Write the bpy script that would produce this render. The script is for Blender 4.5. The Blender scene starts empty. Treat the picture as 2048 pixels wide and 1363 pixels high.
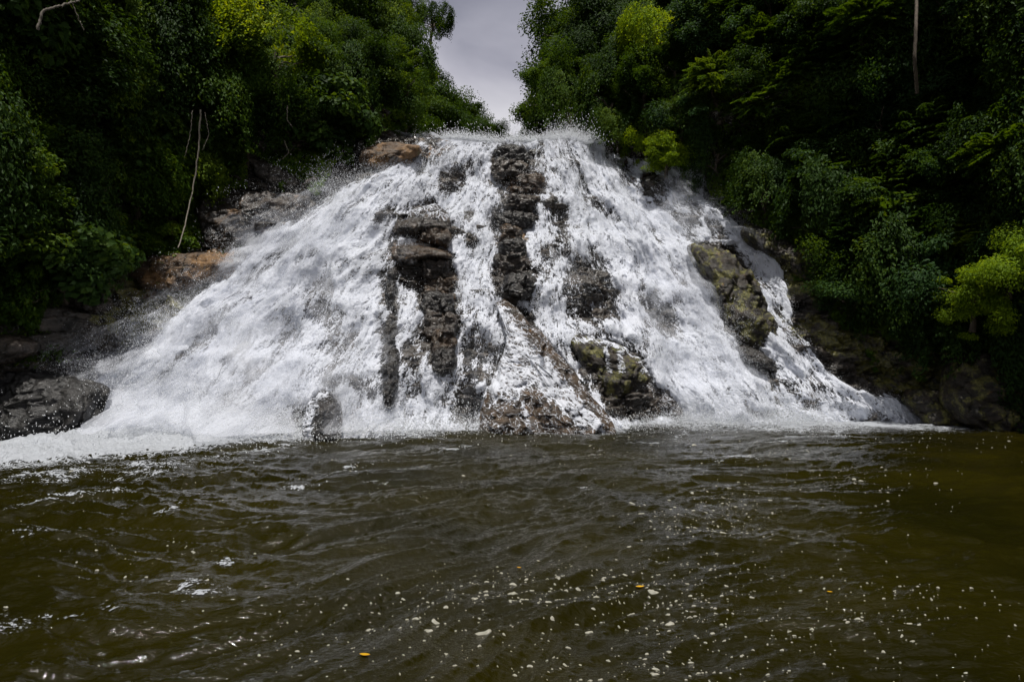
import bpy, math, random
import numpy as np
from mathutils import Vector

S = bpy.context.scene
COL = S.collection
rng = np.random.default_rng(7)

# ------------------------------------------------------------------ camera
FPX, CH, HOR = 1250.0, 2.4, 720.0            # focal length in px of the 2048 px frame, eye height, horizon row
PITCH = math.atan((HOR - 681.5) / FPX)
cam_d = bpy.data.cameras.new('camera')
cam = bpy.data.objects.new('camera', cam_d)
COL.objects.link(cam)
cam.location = (0, 0, CH)
cam.rotation_euler = (math.pi / 2 + PITCH, 0, 0)
cam_d.sensor_width = 36.0
cam_d.lens = FPX / 2048 * 36.0
cam_d.clip_start = 0.05
cam_d.clip_end = 2000
S.camera = cam

# ------------------------------------------------------------------ light
SUN_EL, SUN_AZ = math.radians(75), math.radians(181)     # azimuth from +Y towards +X
S.view_settings.view_transform = 'Standard'
S.view_settings.look = 'None'
S.view_settings.exposure = 0.22
S.view_settings.gamma = 1.0
w = bpy.data.worlds.new("World")
S.world = w
w.use_nodes = True
nt = w.node_tree
for n in list(nt.nodes):
    nt.nodes.remove(n)


def N(tree, typ, **kw):
    n = tree.nodes.new(typ)
    for k, v in kw.items():
        if k.startswith('i_'):
            n.inputs[k[2:].replace('_', ' ')].default_value = v
        else:
            setattr(n, k, v)
    return n


def ramp(tree, stops, interp='LINEAR'):
    r = tree.nodes.new('ShaderNodeValToRGB')
    r.color_ramp.interpolation = interp
    e = r.color_ramp.elements
    e[0].position, e[0].color = stops[0][0], tuple(stops[0][1]) + (1,)
    e[1].position, e[1].color = stops[-1][0], tuple(stops[-1][1]) + (1,)
    for p, c in stops[1:-1]:
        x = e.new(p)
        x.color = tuple(c) + (1,)
    return r


L = nt.links.new
out = N(nt, 'ShaderNodeOutputWorld')
bg = N(nt, 'ShaderNodeBackground')
bg.inputs['Strength'].default_value = 0.10
sky = N(nt, 'ShaderNodeTexSky', sky_type='NISHITA', sun_disc=False, sun_elevation=SUN_EL, sun_rotation=SUN_AZ)
sky.air_density = 1.0
sky.dust_density = 2.0
tc = N(nt, 'ShaderNodeTexCoord')
sep = N(nt, 'ShaderNodeSeparateXYZ')
L(tc.outputs['Generated'], sep.inputs[0])
elev = ramp(nt, [(0.0, (1.6, 1.65, 1.8)), (0.30, (6.0, 6.0, 6.3)), (0.36, (5.0, 5.0, 5.4)), (0.42, (3.2, 3.2, 3.75)),
                 (0.54, (2.0, 2.06, 2.55)), (0.64, (2.2, 2.2, 2.35)), (0.8, (2.7, 2.65, 2.65)), (1.0, (4.0, 3.95, 3.9))])
L(sep.outputs['Z'], elev.inputs[0])
mp = N(nt, 'ShaderNodeMapping')
mp.inputs['Scale'].default_value = (1, 1, 2.0)
L(tc.outputs['Generated'], mp.inputs[0])
cn = N(nt, 'ShaderNodeTexNoise', i_Scale=3.6, i_Detail=5.0, i_Roughness=0.5, i_Distortion=0.4)
L(mp.outputs[0], cn.inputs['Vector'])
cr = ramp(nt, [(0.34, (0.66, 0.67, 0.72)), (0.64, (1.4, 1.37, 1.32))])
L(cn.outputs['Fac'], cr.inputs[0])
mul = N(nt, 'ShaderNodeMix', data_type='RGBA', blend_type='MULTIPLY')
mul.inputs[0].default_value = 1.0
L(elev.outputs[0], mul.inputs[6])
L(cr.outputs[0], mul.inputs[7])
mx = N(nt, 'ShaderNodeMix', data_type='RGBA')
mx.inputs[0].default_value = 0.95
L(sky.outputs[0], mx.inputs[6])
L(mul.outputs[2], mx.inputs[7])
L(mx.outputs[2], bg.inputs['Color'])
L(bg.outputs[0], out.inputs[0])

sd = bpy.data.lights.new('sun', 'SUN')
sd.energy = 4.1
sd.angle = math.radians(0.6)
sd.color = (1.0, 0.96, 0.90)
sun = bpy.data.objects.new('sun', sd)
COL.objects.link(sun)
sdir = Vector((math.sin(SUN_AZ) * math.cos(SUN_EL), math.cos(SUN_AZ) * math.cos(SUN_EL), math.sin(SUN_EL)))
sun.rotation_euler = sdir.to_track_quat('Z', 'Y').to_euler()
sun.location = (0, 20, 60)

S.cycles.max_bounces = 6
S.cycles.diffuse_bounces = 3
S.cycles.glossy_bounces = 2
S.cycles.transmission_bounces = 3
S.cycles.sample_clamp_indirect = 4.0

# ------------------------------------------------------------------ maths helpers
CP, SP = math.cos(PITCH), math.sin(PITCH)


def project(x, y, z):
    """world -> pixel of the 2048 frame"""
    dz = z - CH
    dep = y * CP + dz * SP
    up = -y * SP + dz * CP
    dep = np.maximum(dep, 0.1)
    return 1024 + FPX * x / dep, 681.5 - FPX * up / dep


def at_depth(u, v, Y):
    """point on the ray through pixel (u, v) at distance Y along +Y"""
    a = (u - 1024) / FPX
    b = (681.5 - v) / FPX
    dy = CP - b * SP
    dz = SP + b * CP
    t = Y / dy
    return a * t, Y, CH + dz * t


_perm = np.random.default_rng(11).permutation(256).astype(np.int32)
_perm = np.concatenate([_perm, _perm, _perm])
_g = np.random.default_rng(12).normal(size=(256, 3))
_g = (_g / np.linalg.norm(_g, axis=1, keepdims=True)).astype(np.float32)


def perlin(x, y, z=0.0):
    x, y, z = np.broadcast_arrays(np.asarray(x, np.float32), np.asarray(y, np.float32), np.asarray(z, np.float32))
    xi, yi, zi = np.floor(x), np.floor(y), np.floor(z)
    fx, fy, fz = x - xi, y - yi, z - zi
    xi, yi, zi = xi.astype(np.int32) & 255, yi.astype(np.int32) & 255, zi.astype(np.int32) & 255
    u, v, w_ = (f * f * f * (f * (f * 6 - 15) + 10) for f in (fx, fy, fz))

    def gr(dx, dy, dz):
        h = _perm[_perm[_perm[(xi + dx) & 255] + ((yi + dy) & 255)] + ((zi + dz) & 255)]
        g = _g[h]
        return g[..., 0] * (fx - dx) + g[..., 1] * (fy - dy) + g[..., 2] * (fz - dz)
    a = gr(0, 0, 0) * (1 - u) + gr(1, 0, 0) * u
    b = gr(0, 1, 0) * (1 - u) + gr(1, 1, 0) * u
    c = gr(0, 0, 1) * (1 - u) + gr(1, 0, 1) * u
    d = gr(0, 1, 1) * (1 - u) + gr(1, 1, 1) * u
    return ((a * (1 - v) + b * v) * (1 - w_) + (c * (1 - v) + d * v) * w_) * 1.6


def fbm(x, y, z=0.0, o=4, g=0.5):
    s, a, f = 0.0, 1.0, 1.0
    for k in range(o):
        s = s + a * perlin(x * f + 17.3 * k, y * f + 5.1 * k, np.asarray(z) * f + 3.7 * k)
        a *= g
        f *= 2.03
    return s


def ridged(x, y, z=0.0, o=3):
    s, a, f = 0.0, 1.0, 1.0
    for k in range(o):
        s = s + a * (1 - np.abs(perlin(x * f + 9.2 * k, y * f, np.asarray(z) * f + 4.4 * k)) * 2)
        a *= 0.5
        f *= 2.1
    return s / 1.75


def hash2(i, j, k):
    h = (i * 374761393 + j * 668265263 + k * 974711) & 0x7fffffff
    h = ((h ^ (h >> 13)) * 1274126177) & 0x7fffffff
    return ((h ^ (h >> 16)) & 0xffff) / 65535.0


def blocks(x, z, seed=0):
    """faceted block relief: each Voronoi cell is a tilted plane; returns (height, edge distance)"""
    xi, zi = np.floor(x).astype(np.int64), np.floor(z).astype(np.int64)
    b1 = np.full(x.shape, 9.0)
    b2 = np.full(x.shape, 9.0)
    hgt = np.zeros(x.shape)
    for dx in (-1, 0, 1):
        for dz in (-1, 0, 1):
            ci, cj = xi + dx, zi + dz
            px = ci + hash2(ci, cj, 1 + seed)
            pz = cj + hash2(ci, cj, 2 + seed)
            ex, ez = x - px, z - pz
            d = np.maximum(np.abs(ex), np.abs(ez)) * 0.6 + np.hypot(ex, ez) * 0.4
            h = (hash2(ci, cj, 3 + seed) - .5) + ex * (hash2(ci, cj, 4 + seed) - .5) * 0.9 + ez * (0.1 + hash2(ci, cj, 5 + seed) * 0.9)
            near = d < b1
            b2 = np.where(near, b1, np.minimum(b2, d))
            hgt = np.where(near, h, hgt)
            b1 = np.where(near, d, b1)
    return hgt, b2 - b1


def sm(a, b, x):
    t = np.clip((np.asarray(x) - a) / (b - a), 0, 1)
    return t * t * (3 - 2 * t)


def sdist(u, v, poly):
    """signed distance in px to a polygon, positive inside"""
    P = np.asarray(poly, float)
    Q = np.roll(P, -1, axis=0)
    best = np.full(u.shape, 1e9)
    ins = np.zeros(u.shape, bool)
    for (ax, ay), (bx, by) in zip(P, Q):
        ex, ey = bx - ax, by - ay
        t = np.clip(((u - ax) * ex + (v - ay) * ey) / (ex * ex + ey * ey + 1e-9), 0, 1)
        best = np.minimum(best, np.hypot(u - ax - t * ex, v - ay - t * ey))
        if abs(ey) > 1e-9:
            ins ^= ((ay > v) != (by > v)) & (u < (bx - ax) * (v - ay) / ey + ax)
    return np.where(ins, best, -best)


# ------------------------------------------------------------------ mesh helpers
def mesh_np(name, V, F, mat=None, smooth=False, attrs=None):
    """V (n,3), F (m,k) with k = 3 or 4"""
    me = bpy.data.meshes.new(name)
    V = np.ascontiguousarray(V, np.float32)
    F = np.ascontiguousarray(F, np.int32)
    m, k = F.shape
    me.vertices.add(len(V))
    me.vertices.foreach_set('co', V.ravel())
    me.loops.add(m * k)
    me.loops.foreach_set('vertex_index', F.ravel())
    me.polygons.add(m)
    me.polygons.foreach_set('loop_start', np.arange(0, m * k, k, dtype=np.int32))
    me.polygons.foreach_set('loop_total', np.full(m, k, np.int32))
    if smooth:
        me.polygons.foreach_set('use_smooth', np.ones(m, bool))
    for an, av in (attrs or {}).items():
        a = me.attributes.new(an, 'FLOAT', 'POINT')
        a.data.foreach_set('value', np.ascontiguousarray(av, np.float32).ravel())
    me.update()
    if mat is not None:
        me.materials.append(mat)
    return me


def link(name, me, parent=None, loc=(0, 0, 0)):
    o = bpy.data.objects.new(name, me)
    COL.objects.link(o)
    o.location = loc
    if parent is not None:
        o.parent = parent
    return o


def tag(o, label=None, cat=None, group=None, kind=None):
    if label:
        o['label'] = label
    if cat:
        o['category'] = cat
    if group:
        o['group'] = group
    if kind:
        o['kind'] = kind
    return o


def grid_faces(nr, nc):
    i = np.arange(nr * nc).reshape(nr, nc)
    return np.stack([i[:-1, :-1], i[:-1, 1:], i[1:, 1:], i[1:, :-1]], -1).reshape(-1, 4)


def compact(V, F, attrs=None):
    used = np.zeros(len(V), bool)
    used[F.ravel()] = True
    idx = np.cumsum(used) - 1
    at = {k: v.ravel()[used] for k, v in (attrs or {}).items()}
    return V[used], idx[F], at


def tube_arrays(path, radii, seg=7, cap=True):
    P = np.asarray(path, float)
    n = len(P)
    T = np.gradient(P, axis=0)
    T /= np.linalg.norm(T, axis=1, keepdims=True) + 1e-9
    ref = np.array([0.31, 0.93, 0.2])
    A = np.cross(T, ref)
    A /= np.linalg.norm(A, axis=1, keepdims=True) + 1e-9
    B = np.cross(T, A)
    th = np.linspace(0, 2 * np.pi, seg, endpoint=False)
    R = np.asarray(radii, float).reshape(-1, 1, 1)
    V = P[:, None, :] + R * (np.cos(th)[None, :, None] * A[:, None, :] + np.sin(th)[None, :, None] * B[:, None, :])
    V = V.reshape(-1, 3)
    F = []
    for i in range(n - 1):
        for j in range(seg):
            k = (j + 1) % seg
            F.append((i * seg + j, i * seg + k, (i + 1) * seg + k, (i + 1) * seg + j))
    return V, np.array(F)


def merge(parts):
    Vs, Fs, o = [], [], 0
    for V, F in parts:
        Vs.append(V)
        Fs.append(F + o)
        o += len(V)
    return np.concatenate(Vs), np.concatenate(Fs)


# ------------------------------------------------------------------ materials
def new_mat(name):
    m = bpy.data.materials.new(name)
    m.use_nodes = True
    t = m.node_tree
    for n in list(t.nodes):
        t.nodes.remove(n)
    o = N(t, 'ShaderNodeOutputMaterial')
    return m, t, o


def rock_material(name, dark, light, ochre=0.0, moss=0.0, rough=0.38, scale=1.0, wet=0.6, use_attr=False, layer=True):
    m, t, o = new_mat(name)
    l = t.links.new
    p = N(t, 'ShaderNodeBsdfPrincipled')
    c = N(t, 'ShaderNodeTexCoord')
    n1 = N(t, 'ShaderNodeTexNoise', i_Scale=1.3 * scale, i_Detail=8.0, i_Roughness=0.62, i_Distortion=0.6)
    l(c.outputs['Object'], n1.inputs['Vector'])
    r1 = ramp(t, [(0.32, dark), (0.55, tuple((a + b) / 2 * .8 for a, b in zip(dark, light))), (0.72, light)])
    l(n1.outputs['Fac'], r1.inputs[0])
    col = r1.outputs[0]
    # layering of the schist: stretched along a dipping plane
    mpn = N(t, 'ShaderNodeMapping')
    mpn.inputs['Rotation'].default_value = (0.5, 0.55, 0.3)
    mpn.inputs['Scale'].default_value = (1.0, 1.8, 5.0)
    l(c.outputs['Object'], mpn.inputs[0])
    n2 = N(t, 'ShaderNodeTexNoise', i_Scale=1.2 * scale, i_Detail=5.0, i_Roughness=0.6)
    l(mpn.outputs[0], n2.inputs['Vector'])
    mm = N(t, 'ShaderNodeMix', data_type='RGBA', blend_type='MULTIPLY')
    mm.inputs[0].default_value = 0.55
    r2 = ramp(t, [(0.38, (0.35, 0.34, 0.33)), (0.6, (1.25, 1.2, 1.15))])
    l(n2.outputs['Fac'], r2.inputs[0])
    l(col, mm.inputs[6])
    l(r2.outputs[0], mm.inputs[7])
    col = mm.outputs[2]
    for amt, cc, sc, off in ((ochre, ((0.10, 0.05, 0.018), (0.26, 0.15, 0.06)), 1.1, 3.0), (moss, ((0.024, 0.030, 0.006), (0.20, 0.18, 0.045)), 2.2, 9.0)):
        if amt <= 0 and not use_attr:
            continue
        nn = N(t, 'ShaderNodeTexNoise', noise_dimensions='4D', i_Scale=sc * scale, i_Detail=7.0, i_Roughness=0.65, i_W=off)
        l(c.outputs['Object'], nn.inputs['Vector'])
        rr = N(t, 'ShaderNodeMapRange')
        rr.inputs['From Min'].default_value = 0.68 - 0.34 * amt
        rr.inputs['From Max'].default_value = 0.76 - 0.34 * amt
        l(nn.outputs['Fac'], rr.inputs['Value'])
        fac = rr.outputs[0]
        if use_attr:
            at = N(t, 'ShaderNodeAttribute', attribute_name='ochre' if off == 3.0 else 'moss')
            ad = N(t, 'ShaderNodeMath', operation='MULTIPLY_ADD')
            l(at.outputs['Fac'], ad.inputs[0])
            ad.inputs[1].default_value = 0.35
            l(nn.outputs['Fac'], ad.inputs[2])
            l(ad.outputs[0], rr.inputs['Value'])
            rr.inputs['From Min'].default_value = 0.70
            rr.inputs['From Max'].default_value = 0.80
        n3 = N(t, 'ShaderNodeTexNoise', i_Scale=9.0 * scale, i_Detail=4.0, i_Roughness=0.7)
        l(c.outputs['Object'], n3.inputs['Vector'])
        rc = ramp(t, [(0.35, cc[0]), (0.68, cc[1])])
        l(n3.outputs['Fac'], rc.inputs[0])
        m2 = N(t, 'ShaderNodeMix', data_type='RGBA')
        l(fac, m2.inputs[0])
        l(col, m2.inputs[6])
        l(rc.outputs[0], m2.inputs[7])
        col = m2.outputs[2]
    l(col, p.inputs['Base Color'])
    rn = ramp(t, [(0.3, (rough * 0.6,) * 3), (0.7, (min(1, rough * 1.7),) * 3)])
    l(n2.outputs['Fac'], rn.inputs[0])
    l(rn.outputs[0], p.inputs['Roughness'])
    p.inputs['Specular IOR Level'].default_value = 0.35 + 0.4 * wet
    # bump
    nb = N(t, 'ShaderNodeTexNoise', i_Scale=5.0 * scale, i_Detail=9.0, i_Roughness=0.68, i_Distortion=0.5)
    l(c.outputs['Object'], nb.inputs['Vector'])
    b1 = N(t, 'ShaderNodeBump')
    b1.inputs['Strength'].default_value = 0.9
    b1.inputs['Distance'].default_value = 0.10
    l(nb.outputs['Fac'], b1.inputs['Height'])
    b2 = N(t, 'ShaderNodeBump')
    b2.inputs['Strength'].default_value = 0.9
    b2.inputs['Distance'].default_value = 0.07
    l(n2.outputs['Fac'], b2.inputs['Height'])
    l(b1.outputs[0], b2.inputs['Normal'])
    l(b2.outputs[0], p.inputs['Normal'])
    l(p.outputs[0], o.inputs[0])
    return m


def white_material(name, col=(0.80, 0.83, 0.91), trans=0.3):
    m, t, o = new_mat(name)
    l = t.links.new
    p = N(t, 'ShaderNodeBsdfPrincipled')
    p.inputs['Base Color'].default_value = col + (1,)
    p.inputs['Roughness'].default_value = 0.45
    p.inputs['Specular IOR Level'].default_value = 0.3
    tr = N(t, 'ShaderNodeBsdfTranslucent')
    tr.inputs[0].default_value = col + (1,)
    mx_ = N(t, 'ShaderNodeMixShader')
    mx_.inputs[0].default_value = trans
    l(p.outputs[0], mx_.inputs[1])
    l(tr.outputs[0], mx_.inputs[2])
    l(mx_.outputs[0], o.inputs[0])
    return m


def leaf_material(name, c0, c1, c2, trans=0.35, rough=0.55, tint=1.0):
    """c0..c2 dark to light; the leaf attribute 'tint' and the object's own random number vary it"""
    m, t, o = new_mat(name)
    l = t.links.new
    at = N(t, 'ShaderNodeAttribute', attribute_name='tint')
    oi = N(t, 'ShaderNodeObjectInfo')
    ad = N(t, 'ShaderNodeMath', operation='MULTIPLY_ADD')
    l(oi.outputs['Random'], ad.inputs[0])
    ad.inputs[1].default_value = 0.35 * tint
    sb = N(t, 'ShaderNodeMath', operation='SUBTRACT')
    l(at.outputs['Fac'], sb.inputs[0])
    sb.inputs[1].default_value = 0.17 * tint
    l(sb.outputs[0], ad.inputs[2])
    r = ramp(t, [(0.0, c0), (0.55, c1), (1.0, c2)])
    l(ad.outputs[0], r.inputs[0])
    p = N(t, 'ShaderNodeBsdfPrincipled')
    l(r.outputs[0], p.inputs['Base Color'])
    p.inputs['Roughness'].default_value = rough
    p.inputs['Specular IOR Level'].default_value = 0.10
    tr = N(t, 'ShaderNodeBsdfTranslucent')
    br = N(t, 'ShaderNodeMix', data_type='RGBA', blend_type='MULTIPLY')
    br.inputs[0].default_value = 1.0
    br.inputs[7].default_value = (2.2, 1.8, 0.35, 1)
    l(r.outputs[0], br.inputs[6])
    l(br.outputs[2], tr.inputs[0])
    ms = N(t, 'ShaderNodeMixShader')
    ms.inputs[0].default_value = trans
    l(p.outputs[0], ms.inputs[1])
    l(tr.outputs[0], ms.inputs[2])
    l(ms.outputs[0], o.inputs[0])
    return m


def bark_material(name, a, b):
    m, t, o = new_mat(name)
    l = t.links.new
    c = N(t, 'ShaderNodeTexCoord')
    mpn = N(t, 'ShaderNodeMapping')
    mpn.inputs['Scale'].default_value = (6, 6, 1.2)
    l(c.outputs['Object'], mpn.inputs[0])
    n = N(t, 'ShaderNodeTexNoise', i_Scale=3.0, i_Detail=6.0, i_Roughness=0.65)
    l(mpn.outputs[0], n.inputs['Vector'])
    r = ramp(t, [(0.3, a), (0.7, b)])
    l(n.outputs['Fac'], r.inputs[0])
    p = N(t, 'ShaderNodeBsdfPrincipled')
    l(r.outputs[0], p.inputs['Base Color'])
    p.inputs['Roughness'].default_value = 0.85
    bm = N(t, 'ShaderNodeBump')
    bm.inputs['Distance'].default_value = 0.03
    l(n.outputs['Fac'], bm.inputs['Height'])
    l(bm.outputs[0], p.inputs['Normal'])
    l(p.outputs[0], o.inputs[0])
    return m


M_CLIFF = rock_material('wet_schist', (0.009, 0.008, 0.006), (0.10, 0.080, 0.062), rough=0.22, use_attr=True)


def water_material(name, seed=0.0, contrast=3.6, amax=1.0, bump=0.07, soft=0.14, col=(0.80, 0.83, 0.91), lace=False, wts=(.36, .36, .28)):
    """aerated water: covers where the attribute 'dens' beats a lace of noise drawn out along the flow"""
    m, t, o = new_mat(name)
    l = t.links.new

    def attr(n):
        return N(t, 'ShaderNodeAttribute', attribute_name=n).outputs['Fac']

    def math_(op, a, b=None, c=None):
        n = N(t, 'ShaderNodeMath', operation=op)
        for i_, q_ in enumerate((a, b, c)):
            if q_ is None:
                continue
            if isinstance(q_, (int, float)):
                n.inputs[i_].default_value = q_
            else:
                l(q_, n.inputs[i_])
        return n.outputs[0]
    ft, fs, dn = attr('ft'), attr('fs'), attr('dens')
    cv = N(t, 'ShaderNodeCombineXYZ')
    l(ft, cv.inputs[0])
    l(fs, cv.inputs[1])
    cv.inputs[2].default_value = seed

    def noise(sx, sy, det, dist=0.0):
        mp_ = N(t, 'ShaderNodeMapping')
        mp_.inputs['Scale'].default_value = (sx, sy, 1)
        l(cv.outputs[0], mp_.inputs[0])
        n = N(t, 'ShaderNodeTexNoise', i_Scale=1.0, i_Detail=det, i_Roughness=0.6, i_Distortion=dist)
        l(mp_.outputs[0], n.inputs['Vector'])
        return n.outputs['Fac']
    n1, n2, n3 = noise(5.5, 1.5, 3.0, .5), noise(17, 5.5, 3.0, .6), noise(34, 17, 2.0)
    mix_ = math_('ADD', math_('ADD', math_('MULTIPLY', n1, wts[0]), math_('MULTIPLY', n2, wts[1])), math_('MULTIPLY', n3, wts[2]))
    if lace:
        r1_ = math_('ABSOLUTE', math_('SUBTRACT', n1, .5))
        r2_ = math_('ABSOLUTE', math_('SUBTRACT', n2, .5))
        mix_ = math_('ADD', math_('ADD', math_('MULTIPLY', math_('MINIMUM', r1_, math_('ADD', r2_, .03)), 2.6), math_('MULTIPLY', n3, .3)), .25)
    thr = math_('ADD', math_('MULTIPLY', math_('SUBTRACT', mix_, .5), contrast), .48)
    df = math_('SUBTRACT', dn, thr)
    mr = N(t, 'ShaderNodeMapRange', interpolation_type='SMOOTHSTEP')
    mr.inputs['From Min'].default_value = -soft
    mr.inputs['From Max'].default_value = soft
    mr.inputs['To Max'].default_value = amax
    l(df, mr.inputs['Value'])
    ed = N(t, 'ShaderNodeMapRange', interpolation_type='SMOOTHSTEP')
    ed.inputs['From Min'].default_value = 0.02
    ed.inputs['From Max'].default_value = 0.16
    l(dn, ed.inputs['Value'])
    al = math_('MULTIPLY', mr.outputs[0], ed.outputs[0])
    bm = N(t, 'ShaderNodeBump')
    bm.inputs['Strength'].default_value = 1.0
    bm.inputs['Distance'].default_value = bump
    l(math_('MULTIPLY', mix_, -2.0), bm.inputs['Height'])
    p = N(t, 'ShaderNodeBsdfPrincipled')
    p.inputs['Base Color'].default_value = col + (1,)
    p.inputs['Roughness'].default_value = 0.5
    p.inputs['Specular IOR Level'].default_value = 0.2
    l(bm.outputs[0], p.inputs['Normal'])
    tr = N(t, 'ShaderNodeBsdfTranslucent')
    tr.inputs[0].default_value = col + (1,)
    ms = N(t, 'ShaderNodeMixShader')
    ms.inputs[0].default_value = .28
    l(p.outputs[0], ms.inputs[1])
    l(tr.outputs[0], ms.inputs[2])
    tp = N(t, 'ShaderNodeBsdfTransparent')
    m2 = N(t, 'ShaderNodeMixShader')
    l(al, m2.inputs[0])
    l(tp.outputs[0], m2.inputs[1])
    l(ms.outputs[0], m2.inputs[2])
    l(m2.outputs[0], o.inputs[0])
    return m


M_WATER = water_material('white_water', contrast=5.6, bump=0.11, soft=0.10, wts=(.40, .32, .28))
M_LACE = water_material('foam_lace', seed=5.0, contrast=3.4, soft=0.08, bump=.05, lace=True)
M_MIST = water_material('drifting_mist', seed=7.0, contrast=1.6, amax=0.5, bump=0.03, soft=0.42)
M_CHURN = water_material('churned_foam', seed=3.0, contrast=3.0, soft=.10, bump=.08, col=(0.56, 0.59, 0.64))
S.cycles.transparent_max_bounces = 16

M_FOAM = white_material('foam_white', (0.60, 0.62, 0.61), 0.1)
M_DROP = white_material('spray_drops', (0.9, 0.92, 0.95), 0.45)
M_LEAF = {
    'dark': leaf_material('leaf_dark_green', (0.0085, 0.0221, 0.0051), (0.0289, 0.0638, 0.0102), (0.0765, 0.1275, 0.0170)),
    'mid': leaf_material('leaf_mid_green', (0.0119, 0.0306, 0.0043), (0.0425, 0.0892, 0.0085), (0.1105, 0.1700, 0.0153)),
    'lime': leaf_material('leaf_lit_yellow_green', (0.03, 0.06, 0.004), (0.10, 0.17, 0.010), (0.22, 0.28, 0.02), trans=0.45),  # yellow-green puts the look of lit foliage into the leaf colour
    'sun_painted': leaf_material('leaf_painted_sun', (0.05, 0.09, 0.005), (0.17, 0.27, 0.012), (0.34, 0.42, 0.02), trans=0.45),  # brighter still: sunlight painted into the leaf colour
    'blue': leaf_material('leaf_cool_green', (0.0085, 0.0255, 0.0085), (0.0289, 0.0680, 0.0170), (0.0680, 0.1275, 0.0298)),
}
M_BARK = bark_material('brown_bark', (0.03, 0.022, 0.015), (0.10, 0.075, 0.05))
M_PALEBARK = bark_material('pale_bark', (0.10, 0.085, 0.06), (0.27, 0.24, 0.19))
M_GREYBARK = bark_material('grey_bark', (0.05, 0.043, 0.034), (0.15, 0.13, 0.10))
M_SOIL = rock_material('dark_soil', (0.008, 0.007, 0.005), (0.035, 0.028, 0.018), rough=0.8, wet=0.0, moss=0.3)

# ------------------------------------------------------------------ the lie of the land: y = F(x, z)
BX = [-34, -28, -22, -16.9, -15.3, -12.6, -9.5, -6, -1.2, 3.35, 6.7, 9.1, 15.7, 18.9, 24, 30, 36]
BY = [-3, 4, 12.5, 19.0, 21.9, 21.7, 20.7, 20.7, 22.6, 22.6, 25.0, 24.2, 24.4, 23.0, 16, 7, -1]
LZ = [-2, 0, 3.6, 6.4, 9.9, 12.3, 14.6, 16, 20, 30, 40]
LX = [-17.2, -17, -16.3, -15.5, -13.6, -10.9, -8, -6.4, -7.9, -10.6, -13]
RZ = [-2, 0, 2.8, 4, 7.3, 9.1, 12.4, 14.2, 15, 16, 20, 30, 40]
RX = [18.5, 18, 16.5, 13.8, 12, 11, 10, 7.6, 5.2, 4.2, 3.6, 5.5, 8]


def softplus(t, k=0.8):
    return k * np.log1p(np.exp(np.clip(t / k, -30, 30)))


def zlip(x):
    return np.interp(x, [-12, -8, -5.5, -3, 0, 3.5, 5.2, 6.2, 8, 10.5, 12], [15.0, 15.0, 15.05, 15.25, 15.4, 15.45, 15.1, 14.5, 14.2, 13.2, 12.8])


def Fbase(x, z):
    """large form of the rock face and the gorge walls"""
    y = np.interp(x, BX, BY) + 0.75 * z + 0.0085 * z * z
    y = y - 1.0 * softplus(np.interp(z, LZ, LX) - x) - 1.0 * softplus(x - np.interp(z, RZ, RX))
    inside = sm(0, 1.5, x - np.interp(z, LZ, LX)) * sm(0, 1.5, np.interp(z, RZ, RX) - x)
    y = y + inside * 1.1 * np.clip((z - zlip(x) + 1.0) / 1.0, 0, 1.5) ** 2
    return y


def Fbulge(x, z):
    """ledges and bulges shared by rock and water"""
    fan = (x - 1.0) / (2.4 - 0.09 * z)
    b = 0.55 * fbm(fan * 0.9, z * 0.28, 1.5, 3)
    zz = z + 0.9 * perlin(x * 0.22, z * 0.1, 7.7) + 0.16 * x * 0.3
    st = zz / 2.3
    fr = st - np.floor(st)
    b = b + 0.42 * (sm(0.0, 0.75, fr) - sm(0.75, 1.0, fr)) - 0.2
    return -b


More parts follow.
